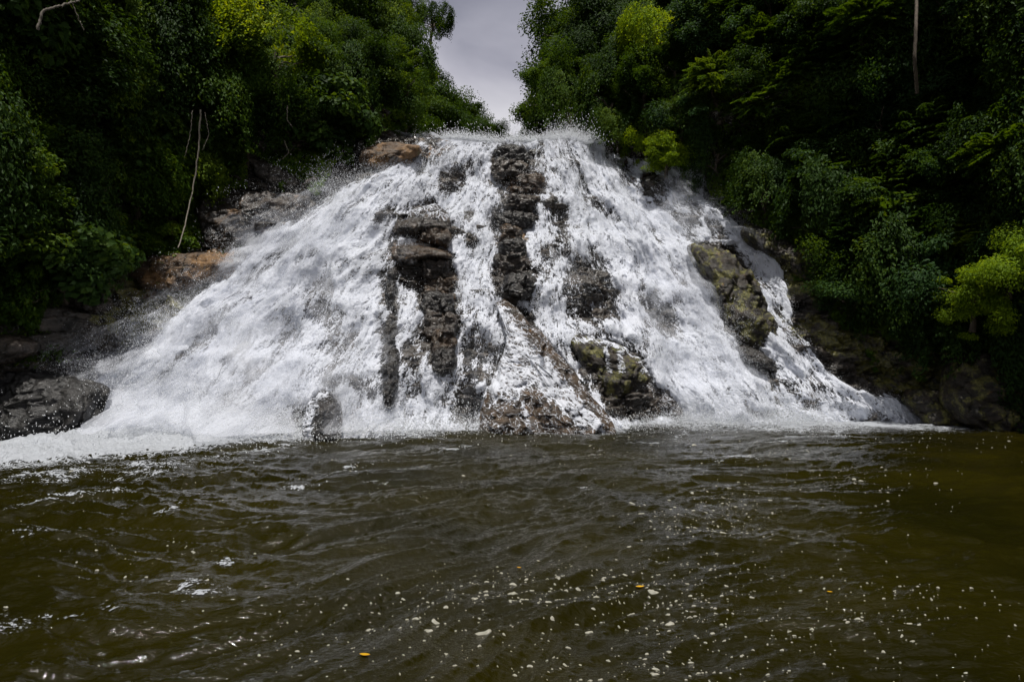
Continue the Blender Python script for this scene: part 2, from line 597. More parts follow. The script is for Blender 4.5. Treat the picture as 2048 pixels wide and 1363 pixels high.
# outlines read off the photograph (2048 px frame): falls, and where rock shows through (density of water left on it)
FALL = [(835, 286), (920, 272), (1000, 270), (1140, 264), (1200, 290), (1225, 310), (1290, 318), (1335, 328), (1400, 348), (1408, 400),
        (1442, 426), (1482, 460), (1508, 488), (1550, 528), (1566, 580), (1580, 648), (1612, 684), (1645, 740), (1705, 780), (1765, 795),
        (1840, 832), (1850, 860), (1360, 870), (1215, 880), (660, 885), (450, 890), (170, 870), (180, 790), (200, 748), (245, 738),
        (300, 690), (345, 640), (405, 585), (460, 560), (505, 510), (560, 450), (620, 405), (700, 372), (760, 346), (800, 320)]
BARE = [
    (0.12, 6, [(985, 305), (1008, 293), (1045, 296), (1061, 315), (1059, 350), (1035, 356), (1000, 364), (985, 345)]),
    (0.25, 8, [(1000, 367), (1040, 357), (1080, 360), (1090, 380), (1075, 396), (1071, 440), (1060, 452), (1010, 466), (984, 466), (978, 430), (1000, 400)]),
    (0.22, 8, [(886, 348), (905, 338), (925, 345), (936, 365), (926, 384), (900, 392), (878, 382)]),
    (0.0, 4, [(783, 472), (795, 440), (830, 413), (870, 403), (897, 425), (904, 450), (906, 482), (895, 497), (860, 492), (820, 480)]),
    (0.30, 7, [(783, 490), (830, 485), (870, 495), (905, 505), (918, 522), (870, 517), (850, 522), (800, 527), (778, 512)]),
    (0.10, 6, [(845, 513), (900, 508), (917, 560), (908, 600), (917, 640), (912, 700), (880, 742), (855, 722), (848, 680), (850, 640), (838, 590), (798, 565), (788, 530)]),
    (0.10, 7, [(995, 470), (1040, 455), (1052, 480), (1047, 500), (1062, 520), (1067, 560), (1062, 602), (1035, 602), (990, 577), (983, 540), (1000, 500)]),
    (0.10, 6, [(985, 570), (1020, 585), (1064, 640), (1104, 690), (1150, 755), (1190, 815), (1160, 810), (1110, 760), (1070, 700), (1030, 650), (1000, 610)]),
    (0.42, 8, [(940, 700), (985, 690), (1050, 690), (1110, 745), (1150, 800), (1100, 800), (1030, 770), (975, 770)]),
    (0.06, 5, [(966, 856), (970, 815), (985, 780), (1020, 790), (1060, 770), (1110, 790), (1150, 830), (1172, 858)]),
    (0.04, 5, [(1140, 684), (1158, 668), (1220, 680), (1290, 715), (1302, 760), (1342, 790), (1364, 826), (1300, 840), (1216, 840), (1200, 800), (1180, 740), (1150, 712)]),
    (0.30, 9, [(1130, 545), (1160, 520), (1200, 525), (1225, 545), (1247, 640), (1200, 652), (1130, 632)]),
    (0.35, 10, [(1290, 600), (1310, 570), (1342, 620), (1356, 680), (1312, 670), (1290, 640)]),
    (0.0, 4, [(618, 805), (640, 780), (665, 790), (677, 820), (685, 868), (622, 872), (612, 840)]),
    (0.48, 10, [(520, 840), (560, 805), (618, 795), (622, 870), (520, 872)]),
    (0.25, 6, [(763, 545), (785, 543), (802, 620), (799, 664), (785, 640), (765, 572)]),
    (0.28, 7, [(765, 640), (790, 660), (796, 720), (802, 792), (770, 792), (762, 720)]),
    (0.52, 12, [(615, 600), (660, 588), (692, 620), (682, 662), (640, 652), (612, 632)]),
    (0.36, 9, [(918, 705), (948, 640), (978, 690), (967, 762), (930, 762), (914, 722)]),
    (0.30, 8, [(913, 792), (940, 770), (962, 800), (957, 845), (913, 845)]),
    (0.42, 9, [(1085, 400), (1115, 390), (1136, 410), (1131, 450), (1090, 450)]),
    (0.10, 6, [(1282, 345), (1308, 340), (1306, 400), (1282, 388)]),
    (0.42, 8, [(1306, 350), (1400, 358), (1408, 392), (1306, 388)]),
    (0.0, 5, [(1385, 482), (1412, 478), (1470, 492), (1490, 530), (1508, 570), (1520, 620), (1526, 690), (1478, 700), (1440, 660), (1420, 600), (1405, 540)]),
    (0.0, 6, [(1470, 690), (1520, 694), (1546, 728), (1534, 748), (1482, 722)]),
    (0.35, 7, [(1480, 808), (1560, 828), (1552, 840), (1490, 828)]),
    (0.35, 7, [(1590, 798), (1640, 800), (1642, 826), (1600, 822)]),
    (0.15, 6, [(1700, 836), (1780, 834), (1772, 848), (1705, 848)]),
    (0.45, 7, [(1165, 490), (1192, 488), (1205, 530), (1175, 532)]),
    (0.60, 10, [(1075, 500), (1120, 480), (1132, 520), (1090, 532)]),
    (0.62, 12, [(1130, 648), (1180, 650), (1260, 675), (1300, 700), (1220, 680), (1160, 668)]),
    (0.25, 6, [(1400, 440), (1440, 448), (1455, 478), (1420, 476)]),
    (0.62, 12, [(840, 300), (905, 290), (900, 310), (850, 322)]),
    (0.65, 14, [(540, 640), (600, 620), (610, 700), (540, 740)]),
    (0.60, 10, [(700, 760), (760, 740), (765, 800), (720, 810)]),
    (0.60, 9, [(805, 700), (835, 690), (850, 790), (820, 800)]),
    (0.55, 9, [(1210, 318), (1260, 330), (1280, 380), (1240, 370)]),
    (0.60, 10, [(1340, 400), (1400, 410), (1400, 450), (1350, 450)]),
    (0.60, 10, [(1540, 760), (1620, 740), (1680, 790), (1620, 800)]),
]


def flow(x, z):
    """across-flow and along-flow coordinates, fanning out downwards"""
    t = (x - 1.0) / (1.0 + 0.055 * (15 - z))
    s = z + 0.012 * (x - 1) ** 2
    t = t + 0.25 * perlin(x * .5, z * .35, 6)
    return t, s


def density(x, y, z):
    u, v = project(x, y, z)
    u = u + 9 * fbm(x * 1.1, z * 1.1, 3.3, 3)
    v = v + 9 * fbm(x * 1.1, z * 1.1, 8.1, 3)
    sd0 = sdist(u, v, FALL)
    d = np.where(u > 1455, sm(-7, 6, sd0), sm(-10, 14, sd0))
    # brakes the spray side: the left flank dissolves gradually
    for dv, soft, poly in BARE:
        P = np.asarray(poly)
        bb = (u > P[:, 0].min() - 20) & (u < P[:, 0].max() + 20) & (v > P[:, 1].min() - 20) & (v < P[:, 1].max() + 20)
        if not bb.any():
            continue
        k = sm(-soft, soft, sdist(u[bb], v[bb], poly))
        d[bb] = np.minimum(d[bb], 1 + (dv * .85 - 1) * k)
    t, s = flow(x, z)
    d = d * (1 - 0.22 * sm(-.6, .4, fbm(t * 2.4, s * .7, 33, 3)) - 0.52 * sm(-0.02, 0.62, fbm(t * 1.1, s * .42, 30, 3)) * sm(0, 20, np.abs(u - 1000) - 30 + 60 * perlin(x, z, 2)))
    d = d * (1 - .05) * (1 - .16 * sm(660, 820, u) * sm(1240, 1120, u) - .10 * sm(1050, 900, v) * sm(500, 600, u))
    return d, u, v


# ------------------------------------------------------------------ the cliff
xs = np.arange(-30, 30.01, 0.055)
zs = np.arange(-1.5, 16.0, 0.045)
X, Z = np.meshgrid(xs, zs)
YB = Fbase(X, Z) + Fbulge(X, Z)
D, U, Vp = density(X, YB, Z)
bh, be = blocks((X + 0.4 * Z) * 1.25 + .35 * perlin(X, Z, 2), Z * 1.9 + .35 * perlin(X, Z, 5), 0)
bh2, be2 = blocks(X * 3.1 + Z * .9, Z * 4.3 - X * .5, 40)
crack = np.clip(1 - be * 8, 0, 1) * 0.10
rough_ = -(bh * 0.62) - bh2 * 0.16 + crack + 0.10 * fbm(X * 2.2, Z * 2.2, 4, 4)
strata = 0.10 * ridged(X * 0.35, Z * 2.2 + X * 0.5, 1, 3)
det = rough_ + strata
Y = YB + det * (0.25 + 0.75 * (1 - D)) - 0.10 * (1 - D)
keep = ~((Z > zlip(X) + 0.10) & (X > np.interp(Z, LZ, LX)) & (X < np.interp(Z, RZ, RX)))
Fq = grid_faces(*X.shape)
kf = keep.ravel()[Fq].all(axis=1)
ochre = np.zeros(X.shape)
moss = np.zeros(X.shape)
for poly, amt in (([(255, 505), (460, 498), (470, 560), (280, 600)], 1.0), ([(740, 300), (850, 288), (840, 320), (750, 350)], 1.0),
                  ([(790, 485), (900, 490), (900, 530), (790, 520)], 1.0), ([(1000, 455), (1050, 450), (1050, 480), (1000, 485)], 0.8),
                  ([(840, 280), (930, 280), (920, 320), (830, 320)], .7), ([(1200, 310), (1290, 320), (1290, 380), (1220, 360)], .5),
                  ([(970, 700), (1160, 740), (1210, 860), (960, 860)], .35)):
    ochre = np.maximum(ochre, amt * sm(-25, 15, sdist(U, Vp, poly)))
for poly, amt in (([(1470, 440), (1600, 470), (1660, 600), (1560, 590), (1500, 500)], 1.0), ([(1560, 640), (1900, 640), (2048, 760), (2048, 850), (1800, 800)], .8),
                  ([(150, 560), (420, 540), (430, 620), (250, 700)], .8), ([(860, 640), (910, 620), (910, 700), (870, 720)], .7)):
    moss = np.maximum(moss, amt * sm(-25, 15, sdist(U, Vp, poly)))
Vv, Ff, at = compact(np.stack([X, Y, Z], -1).reshape(-1, 3), Fq[kf], {'ochre': ochre, 'moss': moss})
cliff = link('cliff', mesh_np('cliff', Vv, Ff, M_CLIFF, True, at))
tag(cliff, kind='structure')

# riverbed above the lip, and the gorge behind it
ys = np.linspace(41.0, 120, 60)
xs2 = np.linspace(-12, 14, 40)
Xr, Yr = np.meshgrid(xs2, ys)
Zr = 14.15 + 0.03 * (Yr - 35) + 0.1 * fbm(Xr * .5, Yr * .5, 0, 3)
link('riverbed', mesh_np('riverbed', np.stack([Xr, Yr, Zr], -1).reshape(-1, 3), grid_faces(*Xr.shape), M_CLIFF, True))['kind'] = 'structure'


def wall_sheet(name, side):
    hs = np.linspace(-2, 34, 60)
    yy = np.linspace(43, 150, 76)
    Hh, Yy = np.meshgrid(hs, yy)
    nn = 1.2 * fbm(Yy * .12, Hh * .15, side, 4)
    if side < 0:
        Xx = -7.8 - 0.55 * Hh + 0.075 * np.clip(Yy - 42, 0, 60) + nn
    else:
        Xx = 5.8 + 0.50 * Hh - 0.03 * np.clip(Yy - 42, 0, 60) + nn
    o_ = link(name, mesh_np(name, np.stack([Xx, Yy, 14.5 + Hh + 0.10 * (Yy - 36)], -1).reshape(-1, 3), grid_faces(*Hh.shape), M_SOIL, True))
    o_['kind'] = 'structure'


wall_sheet('hillside', -1)
wall_sheet('hillside', 1)
# upper valley sides near the camera, continuing the cliff's flanks upward
for side in (-1, 1):
    xx = np.arange(-46, -4.9, 0.5) if side < 0 else np.arange(2.9, 46, 0.5)
    zz = np.arange(15.6, 46, 0.5)
    Xh, Zh = np.meshgrid(xx, zz)
    Yh = Fbase(Xh, Zh) + 0.5 * fbm(Xh * .3, Zh * .3, 2, 3)
    Fh = grid_faces(*Xh.shape)
    ok = (Xh < np.interp(Zh, LZ, LX) + 1) if side < 0 else (Xh > np.interp(Zh, RZ, RX) - 1)
    Vh, Fh, _ = compact(np.stack([Xh, Yh, Zh], -1).reshape(-1, 3), Fh[ok.ravel()[Fh].all(axis=1)])
    link('hillside', mesh_np('hillside', Vh, Fh, M_SOIL, True))['kind'] = 'structure'
# pool bed
link('ground', mesh_np('ground', np.array([(-300, -300, -2.5), (300, -300, -2.5), (300, 300, -2.5), (-300, 300, -2.5)]), np.array([[0, 1, 2, 3]]), M_SOIL))['kind'] = 'structure'


# ------------------------------------------------------------------ rocks that can be told apart
def rock_outline(name, poly, mat, label, depth=None, thick=0.8, proud=0.35, facet=0.5, rough=0.08, sub=96, group=None, film=None, lean=0.55):
    """closed rock whose outline follows poly, standing proud of the face"""
    P = np.asarray(poly, float)
    uc, vc = P[:, 0].mean(), P[:, 1].mean()
    if depth is None:
        lo, hi = 12.0, 60.0
        for _ in range(200):
            Yt = lo
            a_, b_, c_ = at_depth(uc, vc, Yt)
            if Fbase(np.array(a_), np.array(c_)) + Fbulge(np.array(a_), np.array(c_)) < Yt:
                break
            lo += 0.12
        depth = lo - proud
    W = np.array([at_depth(a_, b_, depth) for a_, b_ in P])
    c = W.mean(axis=0)
    rel = W[:, [0, 2]] - c[[0, 2]]
    # radius in each direction
    nth, nph = sub, sub // 2
    th = np.linspace(0, 2 * np.pi, nth, endpoint=False)
    Pn, Qn = rel, np.roll(rel, -1, axis=0)
    R = np.zeros(nth)
    for i, t_ in enumerate(th):
        dx, dz = math.cos(t_), math.sin(t_)
        best = 0
        for (ax, az), (bx, bz) in zip(Pn, Qn):
            ex, ez = bx - ax, bz - az
            den = dx * ez - dz * ex
            if abs(den) < 1e-9:
                continue
            rr_ = (ax * ez - az * ex) / den
            ss = (ax * dz - az * dx) / den
            if rr_ > 0 and -1e-6 <= ss <= 1 + 1e-6:
                best = max(best, rr_)
        R[i] = best
    R = np.convolve(np.concatenate([R[-2:], R, R[:2]]), [.1, .2, .4, .2, .1], 'valid')
    ph = np.linspace(-np.pi / 2, np.pi / 2, nph)
    TH, PH = np.meshgrid(th, ph)
    RR = np.broadcast_to(R, TH.shape)
    cp = np.abs(np.cos(PH)) ** 0.62
    sp = np.sign(np.sin(PH)) * np.abs(np.sin(PH)) ** 0.8
    x = RR * cp * np.cos(TH)
    z = RR * cp * np.sin(TH)
    size = max(R.mean(), .2)
    th_ = thick
    y = -sp * th_
    k_ = 1.1 / size
    bh_, be_ = blocks((x + c[0]) * k_ * 1.3 + 3, (z + c[2]) * k_ * 1.3 + 5, int(abs(uc)))
    front = np.clip(sp + .2, 0, 1)
    y = y - front * facet * size * .55 * bh_ + front * .06 * size * np.clip(1 - be_ * 7, 0, 1)
    n3 = fbm((x + c[0]) * 1.8, (z + c[2]) * 1.8 + 3, y * 1.8, 5, .55)
    s_ = 1 + rough * n3
    x, z = x * s_, z * s_
    y = y - rough * 1.5 * size * n3
    y = y + lean * z * (1 if thick > .5 else .6)           # lean back with the face
    V_ = np.stack([x, y, z], -1).reshape(-1, 3)
    i = np.arange(nph * nth).reshape(nph, nth)
    j = np.roll(i, -1, axis=1)
    F_ = np.stack([i[:-1], j[:-1], j[1:], i[1:]], -1).reshape(-1, 4)
    o_ = link(name, mesh_np(name, V_, F_, mat, True), None, tuple(c))
    tag(o_, label, 'rock', group)
    if film is not None:
        # thin lacy water running over the front of the rock, finer than the rock's own mesh
        m_ = 2
        X0, Y0, Z0 = (V_[:, k].reshape(nph, nth) for k in range(3))
        def fine_(A):
            A = np.concatenate([A, A[:, :1]], 1)
            ri = np.linspace(0, nph - 1, nph * m_)
            ci = np.linspace(0, nth, nth * m_)
            r0, c0 = np.minimum(ri.astype(int), nph - 2), np.minimum(ci.astype(int), nth - 1)
            fr_, fc_ = (ri - r0)[:, None], (ci - c0)[None, :]
            g_ = lambda a_, b_: A[a_][:, b_]
            return (g_(r0, c0) * (1 - fr_) * (1 - fc_) + g_(r0 + 1, c0) * fr_ * (1 - fc_) + g_(r0, c0 + 1) * (1 - fr_) * fc_ + g_(r0 + 1, c0 + 1) * fr_ * fc_)
        xf, yf, zf = fine_(X0) + c[0], fine_(Y0) + c[1], fine_(Z0) + c[2]
        spf = np.repeat(np.linspace(-1.57, 1.57, nph * m_)[:, None], xf.shape[1], 1)
        uf_, vf_ = project(xf, yf, zf)
        dd_ = film(uf_, vf_)
        kp_ = (dd_ > 0.02) & (spf > -.3)
        q_ = grid_faces(*xf.shape)
        q_ = q_[kp_.ravel()[q_].sum(axis=1) >= 1]
        ft_, fs_ = flow(xf, zf)
        Va_, Fa_, at_ = compact(np.stack([xf, yf - .04, zf], -1).reshape(-1, 3), q_, {'ft': ft_ * 1.0 + .35 * fs_, 'fs': fs_ * 2.4, 'dens': dd_})
        FILMS.append((Va_, Fa_, at_))
    return o_


FILMS = []


def film_map(spots, base=0.0):
    def f(u, v):
        d = np.full(u.shape, base)
        for val, soft, poly in spots:
            d = np.maximum(d, val * sm(-soft, soft, sdist(u, v, poly)))
        return d
    return f


RK = {
    'grey': rock_material('grey_wet_rock', (0.010, 0.008, 0.007), (0.105, 0.080, 0.060), rough=0.20, scale=1.4),
    'brown': rock_material('brown_wet_rock', (0.013, 0.009, 0.006), (0.135, 0.088, 0.052), ochre=0.30, rough=0.20, scale=1.5),
    'orange': rock_material('orange_stained_rock', (0.04, 0.025, 0.014), (0.22, 0.14, 0.08), ochre=0.62, moss=0.25, rough=0.5, scale=1.0, wet=0.2),
    'mossy': rock_material('mossy_rock', (0.008, 0.007, 0.005), (0.060, 0.045, 0.032), moss=0.52, ochre=0.15, rough=0.45, scale=1.2, wet=0.3),
    'pale': rock_material('pale_folded_rock', (0.05, 0.045, 0.04), (0.26, 0.23, 0.20), rough=0.6, scale=1.2, wet=0.1),
    'darkbrown': rock_material('dark_brown_rock', (0.010, 0.007, 0.005), (0.062, 0.042, 0.028), ochre=0.30, rough=0.32, scale=0.8),
    'shore': rock_material('shore_rock_painted_shade', (0.004, 0.004, 0.004), (0.022, 0.020, 0.019), rough=0.35, scale=0.8),  # shade of the left shore painted into the rock colour
    'black': rock_material('black_wet_rock', (0.006, 0.0055, 0.005), (0.045, 0.038, 0.033), rough=0.22, scale=1.2),
}
rock_outline('boulder', [(783, 472), (795, 440), (830, 415), (870, 405), (895, 425), (903, 450), (905, 470), (880, 470), (840, 476)], RK['grey'],
             'rounded grey boulder parting the falls, above a smaller glistening brown rock', proud=.3, thick=.9, facet=.25, rough=.06,
             sub=120, film=film_map([(.45, 10, [(820, 410), (880, 400), (905, 430), (890, 445), (850, 430), (800, 440)])], .1))
rock_outline('rock', [(840, 470), (850, 452), (870, 447), (897, 455), (905, 478), (896, 497), (862, 490), (842, 484)], RK['brown'],
             'small glistening brown rock tucked under the grey boulder amid the falls', proud=.75, thick=.5, facet=.5)
_steps = [((1025, 312), 62, 34), ((1022, 343), 70, 32), ((1043, 375), 84, 36), ((1038, 408), 72, 34), ((1026, 442), 84, 38), ((1022, 470), 46, 34), ((1026, 500), 56, 34), ((1018, 535), 62, 42), ((1030, 572), 54, 40)]
_ord = ['topmost', 'second', 'third', 'fourth', 'fifth', 'sixth', 'seventh', 'eighth', 'ninth']
for i_, ((uc_, vc_), w_, h_) in enumerate(_steps):
    rg = np.random.default_rng(300 + i_)
    a_ = np.array([0, .6, 1.25, 1.7, 2.3, 3.1, 3.9, 4.7, 5.5]) + rg.normal(0, .12, 9)
    dx_ = rg.normal(0, 7) if w_ > 30 else 0
    wj, hj = rg.uniform(.85, 1.2), rg.uniform(.95, 1.45)
    pl = [(uc_ + dx_ + wj * w_ * .56 * np.sign(math.cos(q)) * abs(math.cos(q)) ** .6 * rg.uniform(.86, 1.12), vc_ - hj * h_ * .6 * np.sign(math.sin(q)) * abs(math.sin(q)) ** .6 * rg.uniform(.86, 1.12)) for q in a_]
    rock_outline('rock', pl, RK['brown' if i_ in (5, 2) else ('black', 'grey')[i_ % 2]], 'angular wet block, ' + _ord[i_] + ' step down from the crest in the central rock column', proud=rg.uniform(.15, .4), thick=.6, facet=1.0, rough=.10)
_steps = [((868, 536), 56, 44), ((885, 575), 62, 40), ((878, 612), 60, 40), ((884, 650), 58, 42), ((876, 688), 50, 40), ((888, 722), 40, 36), ((784, 575), 20, 60), ((782, 680), 26, 70), ((783, 755), 26, 70)]
for i_, ((uc_, vc_), w_, h_) in enumerate(_steps):
    rg = np.random.default_rng(400 + i_)
    a_ = np.array([0, .6, 1.25, 1.7, 2.3, 3.1, 3.9, 4.7, 5.5]) + rg.normal(0, .12, 9)
    dx_ = rg.normal(0, 7) if w_ > 30 else 0
    wj, hj = rg.uniform(.85, 1.2), rg.uniform(.95, 1.45)
    pl = [(uc_ + dx_ + wj * w_ * .56 * np.sign(math.cos(q)) * abs(math.cos(q)) ** .6 * rg.uniform(.86, 1.12), vc_ - hj * h_ * .6 * np.sign(math.sin(q)) * abs(math.sin(q)) ** .6 * rg.uniform(.86, 1.12)) for q in a_]
    lab_ = ('angular wet block, ' + _ord[i_] + ' step below the flat ochre ledge') if i_ < 6 else ('narrow upright dark rock, ' + ('upper', 'middle', 'lowest')[i_ - 6] + ' of three left of the stepped blocks')
    rock_outline('rock', pl, RK[('grey', 'brown', 'black')[i_ % 3] if i_ < 6 else 'black'], lab_, proud=rg.uniform(.1, .35), thick=.55, facet=1.0, rough=.10)
rock_outline('ledge_rock', [(783, 495), (815, 488), (870, 496), (905, 508), (912, 522), (870, 518), (820, 528), (788, 520)], RK['brown'],
             'flat ochre ledge with water running over it below the glistening brown rock', proud=.35, thick=.6, facet=.3)
rock_outline('rock', [(616, 838), (624, 802), (640, 782), (656, 790), (672, 806), (680, 832), (688, 876), (650, 880), (616, 874)], RK['black'],
             'pointed dark rock at the waterline with white water curling over its left side', depth=20.05, thick=.8, facet=1.0, sub=120, rough=.13, lean=.8,
             film=film_map([(.8, 10, [(600, 780), (640, 770), (664, 792), (640, 804), (628, 840), (622, 880), (600, 880)])], .03))
rock_outline('rock', [(988, 600), (1004, 588), (1030, 604), (1058, 640), (1088, 662), (1112, 704), (1146, 742), (1168, 784), (1202, 822), (1222, 866), (960, 864), (968, 815), (984, 765), (1004, 715), (1012, 670), (998, 625)], RK['brown'],
             'great brown wedge of rock netted with foam, running down to the pool in the middle', depth=23.5, thick=.8, facet=.30, sub=190, rough=.06, lean=.86,
             film=film_map([(.80, 14, [(985, 600), (1020, 620), (1060, 680), (1120, 760), (1185, 862), (1150, 850), (1105, 800), (1060, 772), (1030, 812), (1005, 792), (978, 815), (975, 740), (1000, 680)]),
                            (.95, 8, [(1060, 690), (1100, 720), (1150, 785), (1215, 862), (1190, 862), (1140, 800), (1090, 745)]), (.8, 4, [(1040, 800), (1050, 800), (1066, 862), (1052, 862)])], .22))
rock_outline('boulder', [(1140, 686), (1158, 668), (1220, 680), (1282, 714), (1296, 752), (1262, 772), (1222, 800), (1200, 800), (1180, 742), (1150, 712)], RK['mossy'],
             'dark boulder with a moss patch under overhanging lip, thin trickles down its face', depth=24.6, thick=.9, facet=.45, sub=130,
             film=film_map([(.6, 8, [(1140, 672), (1220, 672), (1300, 712), (1310, 760), (1285, 745), (1270, 715), (1215, 690), (1150, 684)]),
                            (.7, 4, [(1206, 690), (1214, 690), (1224, 745), (1214, 745)]), (.7, 4, [(1232, 700), (1244, 700), (1252, 745), (1238, 745)])]))
rock_outline('rock', [(1190, 800), (1230, 770), (1290, 755), (1342, 790), (1366, 836), (1300, 846), (1212, 846)], RK['grey'],
             'low smooth grey rock at the pool edge below the mossy boulder', depth=25.2, thick=.9, facet=.3, sub=120, film=film_map([], .22))
rock_outline('rock', [(1182, 748), (1200, 735), (1224, 748), (1228, 775), (1206, 792), (1188, 780)], RK['grey'],
             'small pointed stone wedged under the moss patch of the dark boulder', depth=24.0, thick=.3, facet=.6)
rock_outline('boulder', [(1388, 484), (1412, 478), (1472, 494), (1492, 532), (1510, 574), (1523, 620), (1528, 690), (1482, 700), (1445, 664), (1422, 600), (1406, 540)], RK['mossy'],
             'tall lichen-covered boulder between the main fall and the side stream', proud=.25, thick=1.0, facet=.55, sub=130)
rock_outline('rock', [(1470, 692), (1500, 690), (1546, 724), (1544, 748), (1484, 724)], RK['black'],
             'low black rock half drowned at the foot of the lichen-covered boulder', proud=.35, thick=.6, facet=.3)
rock_outline('boulder', [(1490, 466), (1500, 447), (1540, 446), (1596, 502), (1642, 556), (1636, 590), (1596, 580), (1562, 530), (1516, 494)], RK['mossy'],
             'yellow-lichened ridge of rock rising right of the side stream', proud=.25, thick=.7, facet=.45, sub=120)
rock_outline('boulder', [(1814, 800), (1832, 778), (1868, 778), (1888, 798), (1874, 828), (1832, 832)], RK['mossy'],
             'round olive boulder at the right shore where the white water ends', depth=24.0, thick=.8, facet=.35)
rock_outline('rock', [(1846, 826), (1872, 812), (1908, 828), (1916, 850), (1852, 850)], RK['mossy'],
             'low olive rock in front of the round boulder at the right shore', depth=23.4, thick=.6, facet=.3)
rock_outline('boulder', [(1888, 800), (1925, 730), (1962, 700), (2010, 730), (2080, 800), (2090, 870), (1935, 862), (1900, 835)], RK['mossy'],
             'big dark leaning boulder at the far right of the shore under foliage', depth=22.8, thick=1.1, facet=.5)
rock_outline('slab', [(505, 314), (530, 308), (562, 326), (602, 366), (612, 386), (560, 382), (512, 352)], RK['pale'],
             'pale folded rock jutting from the leaves high on the left bank', proud=.5, thick=.6, facet=.4)
rock_outline('slab', [(395, 402), (440, 388), (520, 383), (600, 385), (628, 402), (600, 442), (540, 482), (480, 502), (420, 500), (402, 452)], RK['darkbrown'],
             'large dark brown slab beside the spray on the left bank', proud=.5, thick=.9, facet=.5, sub=140)
rock_outline('slab', [(262, 518), (330, 505), (430, 503), (472, 522), (440, 556), (380, 586), (300, 578), (270, 552)], RK['orange'],
             'orange-brown slab with a slanting crack on the left bank', proud=.5, thick=.8, facet=.35, sub=120)
rock_outline('rock', [(132, 566), (165, 552), (214, 588), (226, 620), (190, 628), (146, 604)], RK['grey'],
             'small grey rock poking through leaves, left of the orange-brown slab', proud=.6, thick=.5, facet=.4)
rock_outline('boulder', [(-70, 668), (20, 668), (62, 684), (60, 706), (20, 728), (-70, 740)], RK['grey'],
             'rounded grey rock at the left frame edge below the ivy', proud=.5, thick=.8, facet=.2)
rock_outline('boulder', [(-110, 760), (20, 740), (120, 752), (200, 775), (196, 850), (60, 888), (-110, 910)], RK['shore'],
             'wide shade-darkened rock at the left shore behind the churning foam', depth=20.3, thick=1.0, facet=.4, sub=130)
rock_outline('slab', [(722, 304), (760, 282), (846, 288), (836, 308), (792, 334), (752, 346), (722, 332)], RK['orange'],
             'tawny sloping rock at the top left of the falls under the trees', proud=.3, thick=.7, facet=.35)

# ------------------------------------------------------------------ falling water
def Fwater(x, z, d):
    t, s = flow(x, z)
    big = ridged(t * 0.8, s * 0.30, 2.2, 3)
    mid = ridged(t * 3.0, s * 0.8, 5.2, 2)
    fine = ridged(t * 9.0, s * 1.9, 1.2, 1)
    y = Fbase(x, z) + Fbulge(x, z)
    return y - (0.08 + d * (0.72 * big + 0.26 * mid + 0.07 * fine + 0.05))


def merge_at(parts):
    V_, F_ = merge([(p_[0], p_[1]) for p_ in parts])
    return V_, F_, {k: np.concatenate([p_[2][k] for p_ in parts]) for k in parts[0][2]}


def water_layer(x0, x1, z0, z1, step, cond=None, inner=False, gain=1.0, shift=0.0):
    xs_ = np.arange(x0, x1, step)
    zs_ = np.arange(z0, z1, step * 0.8)
    Xw, Zw = np.meshgrid(xs_, zs_)
    dw, uw, vw = density(Xw, Fbase(Xw, Zw) + Fbulge(Xw, Zw), Zw)
    Yw = Fwater(Xw, Zw, dw * (.35 if inner else 1.0))
    Yw = Yw - 0.035 * fbm(Xw * 6, Zw * 5, 3, 2)
    t, s = flow(Xw, Zw)
    kp = (dw > 0.02) & (Zw < zlip(Xw) + .12)
    if cond is not None:
        kp &= cond(uw, vw)
    q = grid_faces(*Xw.shape)
    q = q[kp.ravel()[q].sum(axis=1) >= 1]
    return compact(np.stack([Xw, Yw, Zw], -1).reshape(-1, 3), q, {'ft': t + shift, 'fs': s + shift, 'dens': dw * gain})


def build_water(name, x0, x1, z0, z1, step, cond=None):
    gn = 1.06 if name == 'stream' else 1.0
    parts_ = [water_layer(x0, x1, z0, z1, step, cond, gain=gn), water_layer(x0, x1, z0, z1, step * 1.4, cond, True, .92 * gn, 31.0)]
    if name == 'waterfall':
        # the river sliding over the crest
        Xc, Kc = np.meshgrid(np.arange(-6.5, 4.9, .06), np.linspace(0, 1, 60))
        zl = zlip(Xc)
        Yc = Fwater(Xc, np.minimum(zl, zl) + .05, np.ones(Xc.shape)) + Kc * (4.5 - 3.5 * sm(3.0, 4.9, Xc))
        Zc = zl + .05 + .10 * Kc + .16 * Kc * (1 - Kc) * 2 + .10 * fbm(Xc * 1.1, Yc * 1.1, 3, 4) * np.minimum(1, Kc * 6)
        Vc_, Fc_, Ac_ = compact(np.stack([Xc, Yc, Zc], -1).reshape(-1, 3), grid_faces(*Xc.shape),
                                {'ft': Xc, 'fs': Yc, 'dens': np.clip(.95 - .25 * sm(-2.5, -5.5, Xc) - .5 * sm(4.8, 6.2, Xc) + 0 * Kc, 0, 1)})
        parts_.append((Vc_, Fc_, Ac_))
    Va, Fa, At = merge_at(parts_)
    o_ = link(name, mesh_np(name, Va, Fa, M_WATER, True, At))
    if name == 'waterfall':
        for Va, Fa, At in FILMS:
            link('foam_lace', mesh_np('foam_lace', Va, Fa, M_LACE, True, At), o_)
    return o_


SIDE = [(1412, 412), (1440, 425), (1490, 460), (1560, 520), (1590, 640), (1640, 690), (1900, 800), (1900, 900), (1700, 860), (1560, 760), (1542, 745), (1535, 640),
        (1500, 540), (1470, 500), (1420, 450)]
wf = build_water('waterfall', -18, 18, -0.15, 15.8, 0.05, lambda u, v: sdist(u, v, SIDE) < 0)
tag(wf, 'broad white waterfall fanning out over dark rock from the notch in the forest', 'waterfall')
wf2 = build_water('stream', 8, 18, -0.15, 11.5, 0.05, lambda u, v: sdist(u, v, SIDE) >= -1)
tag(wf2, 'narrow side stream running down past mossy rock to the right of the main fall', 'waterfall')


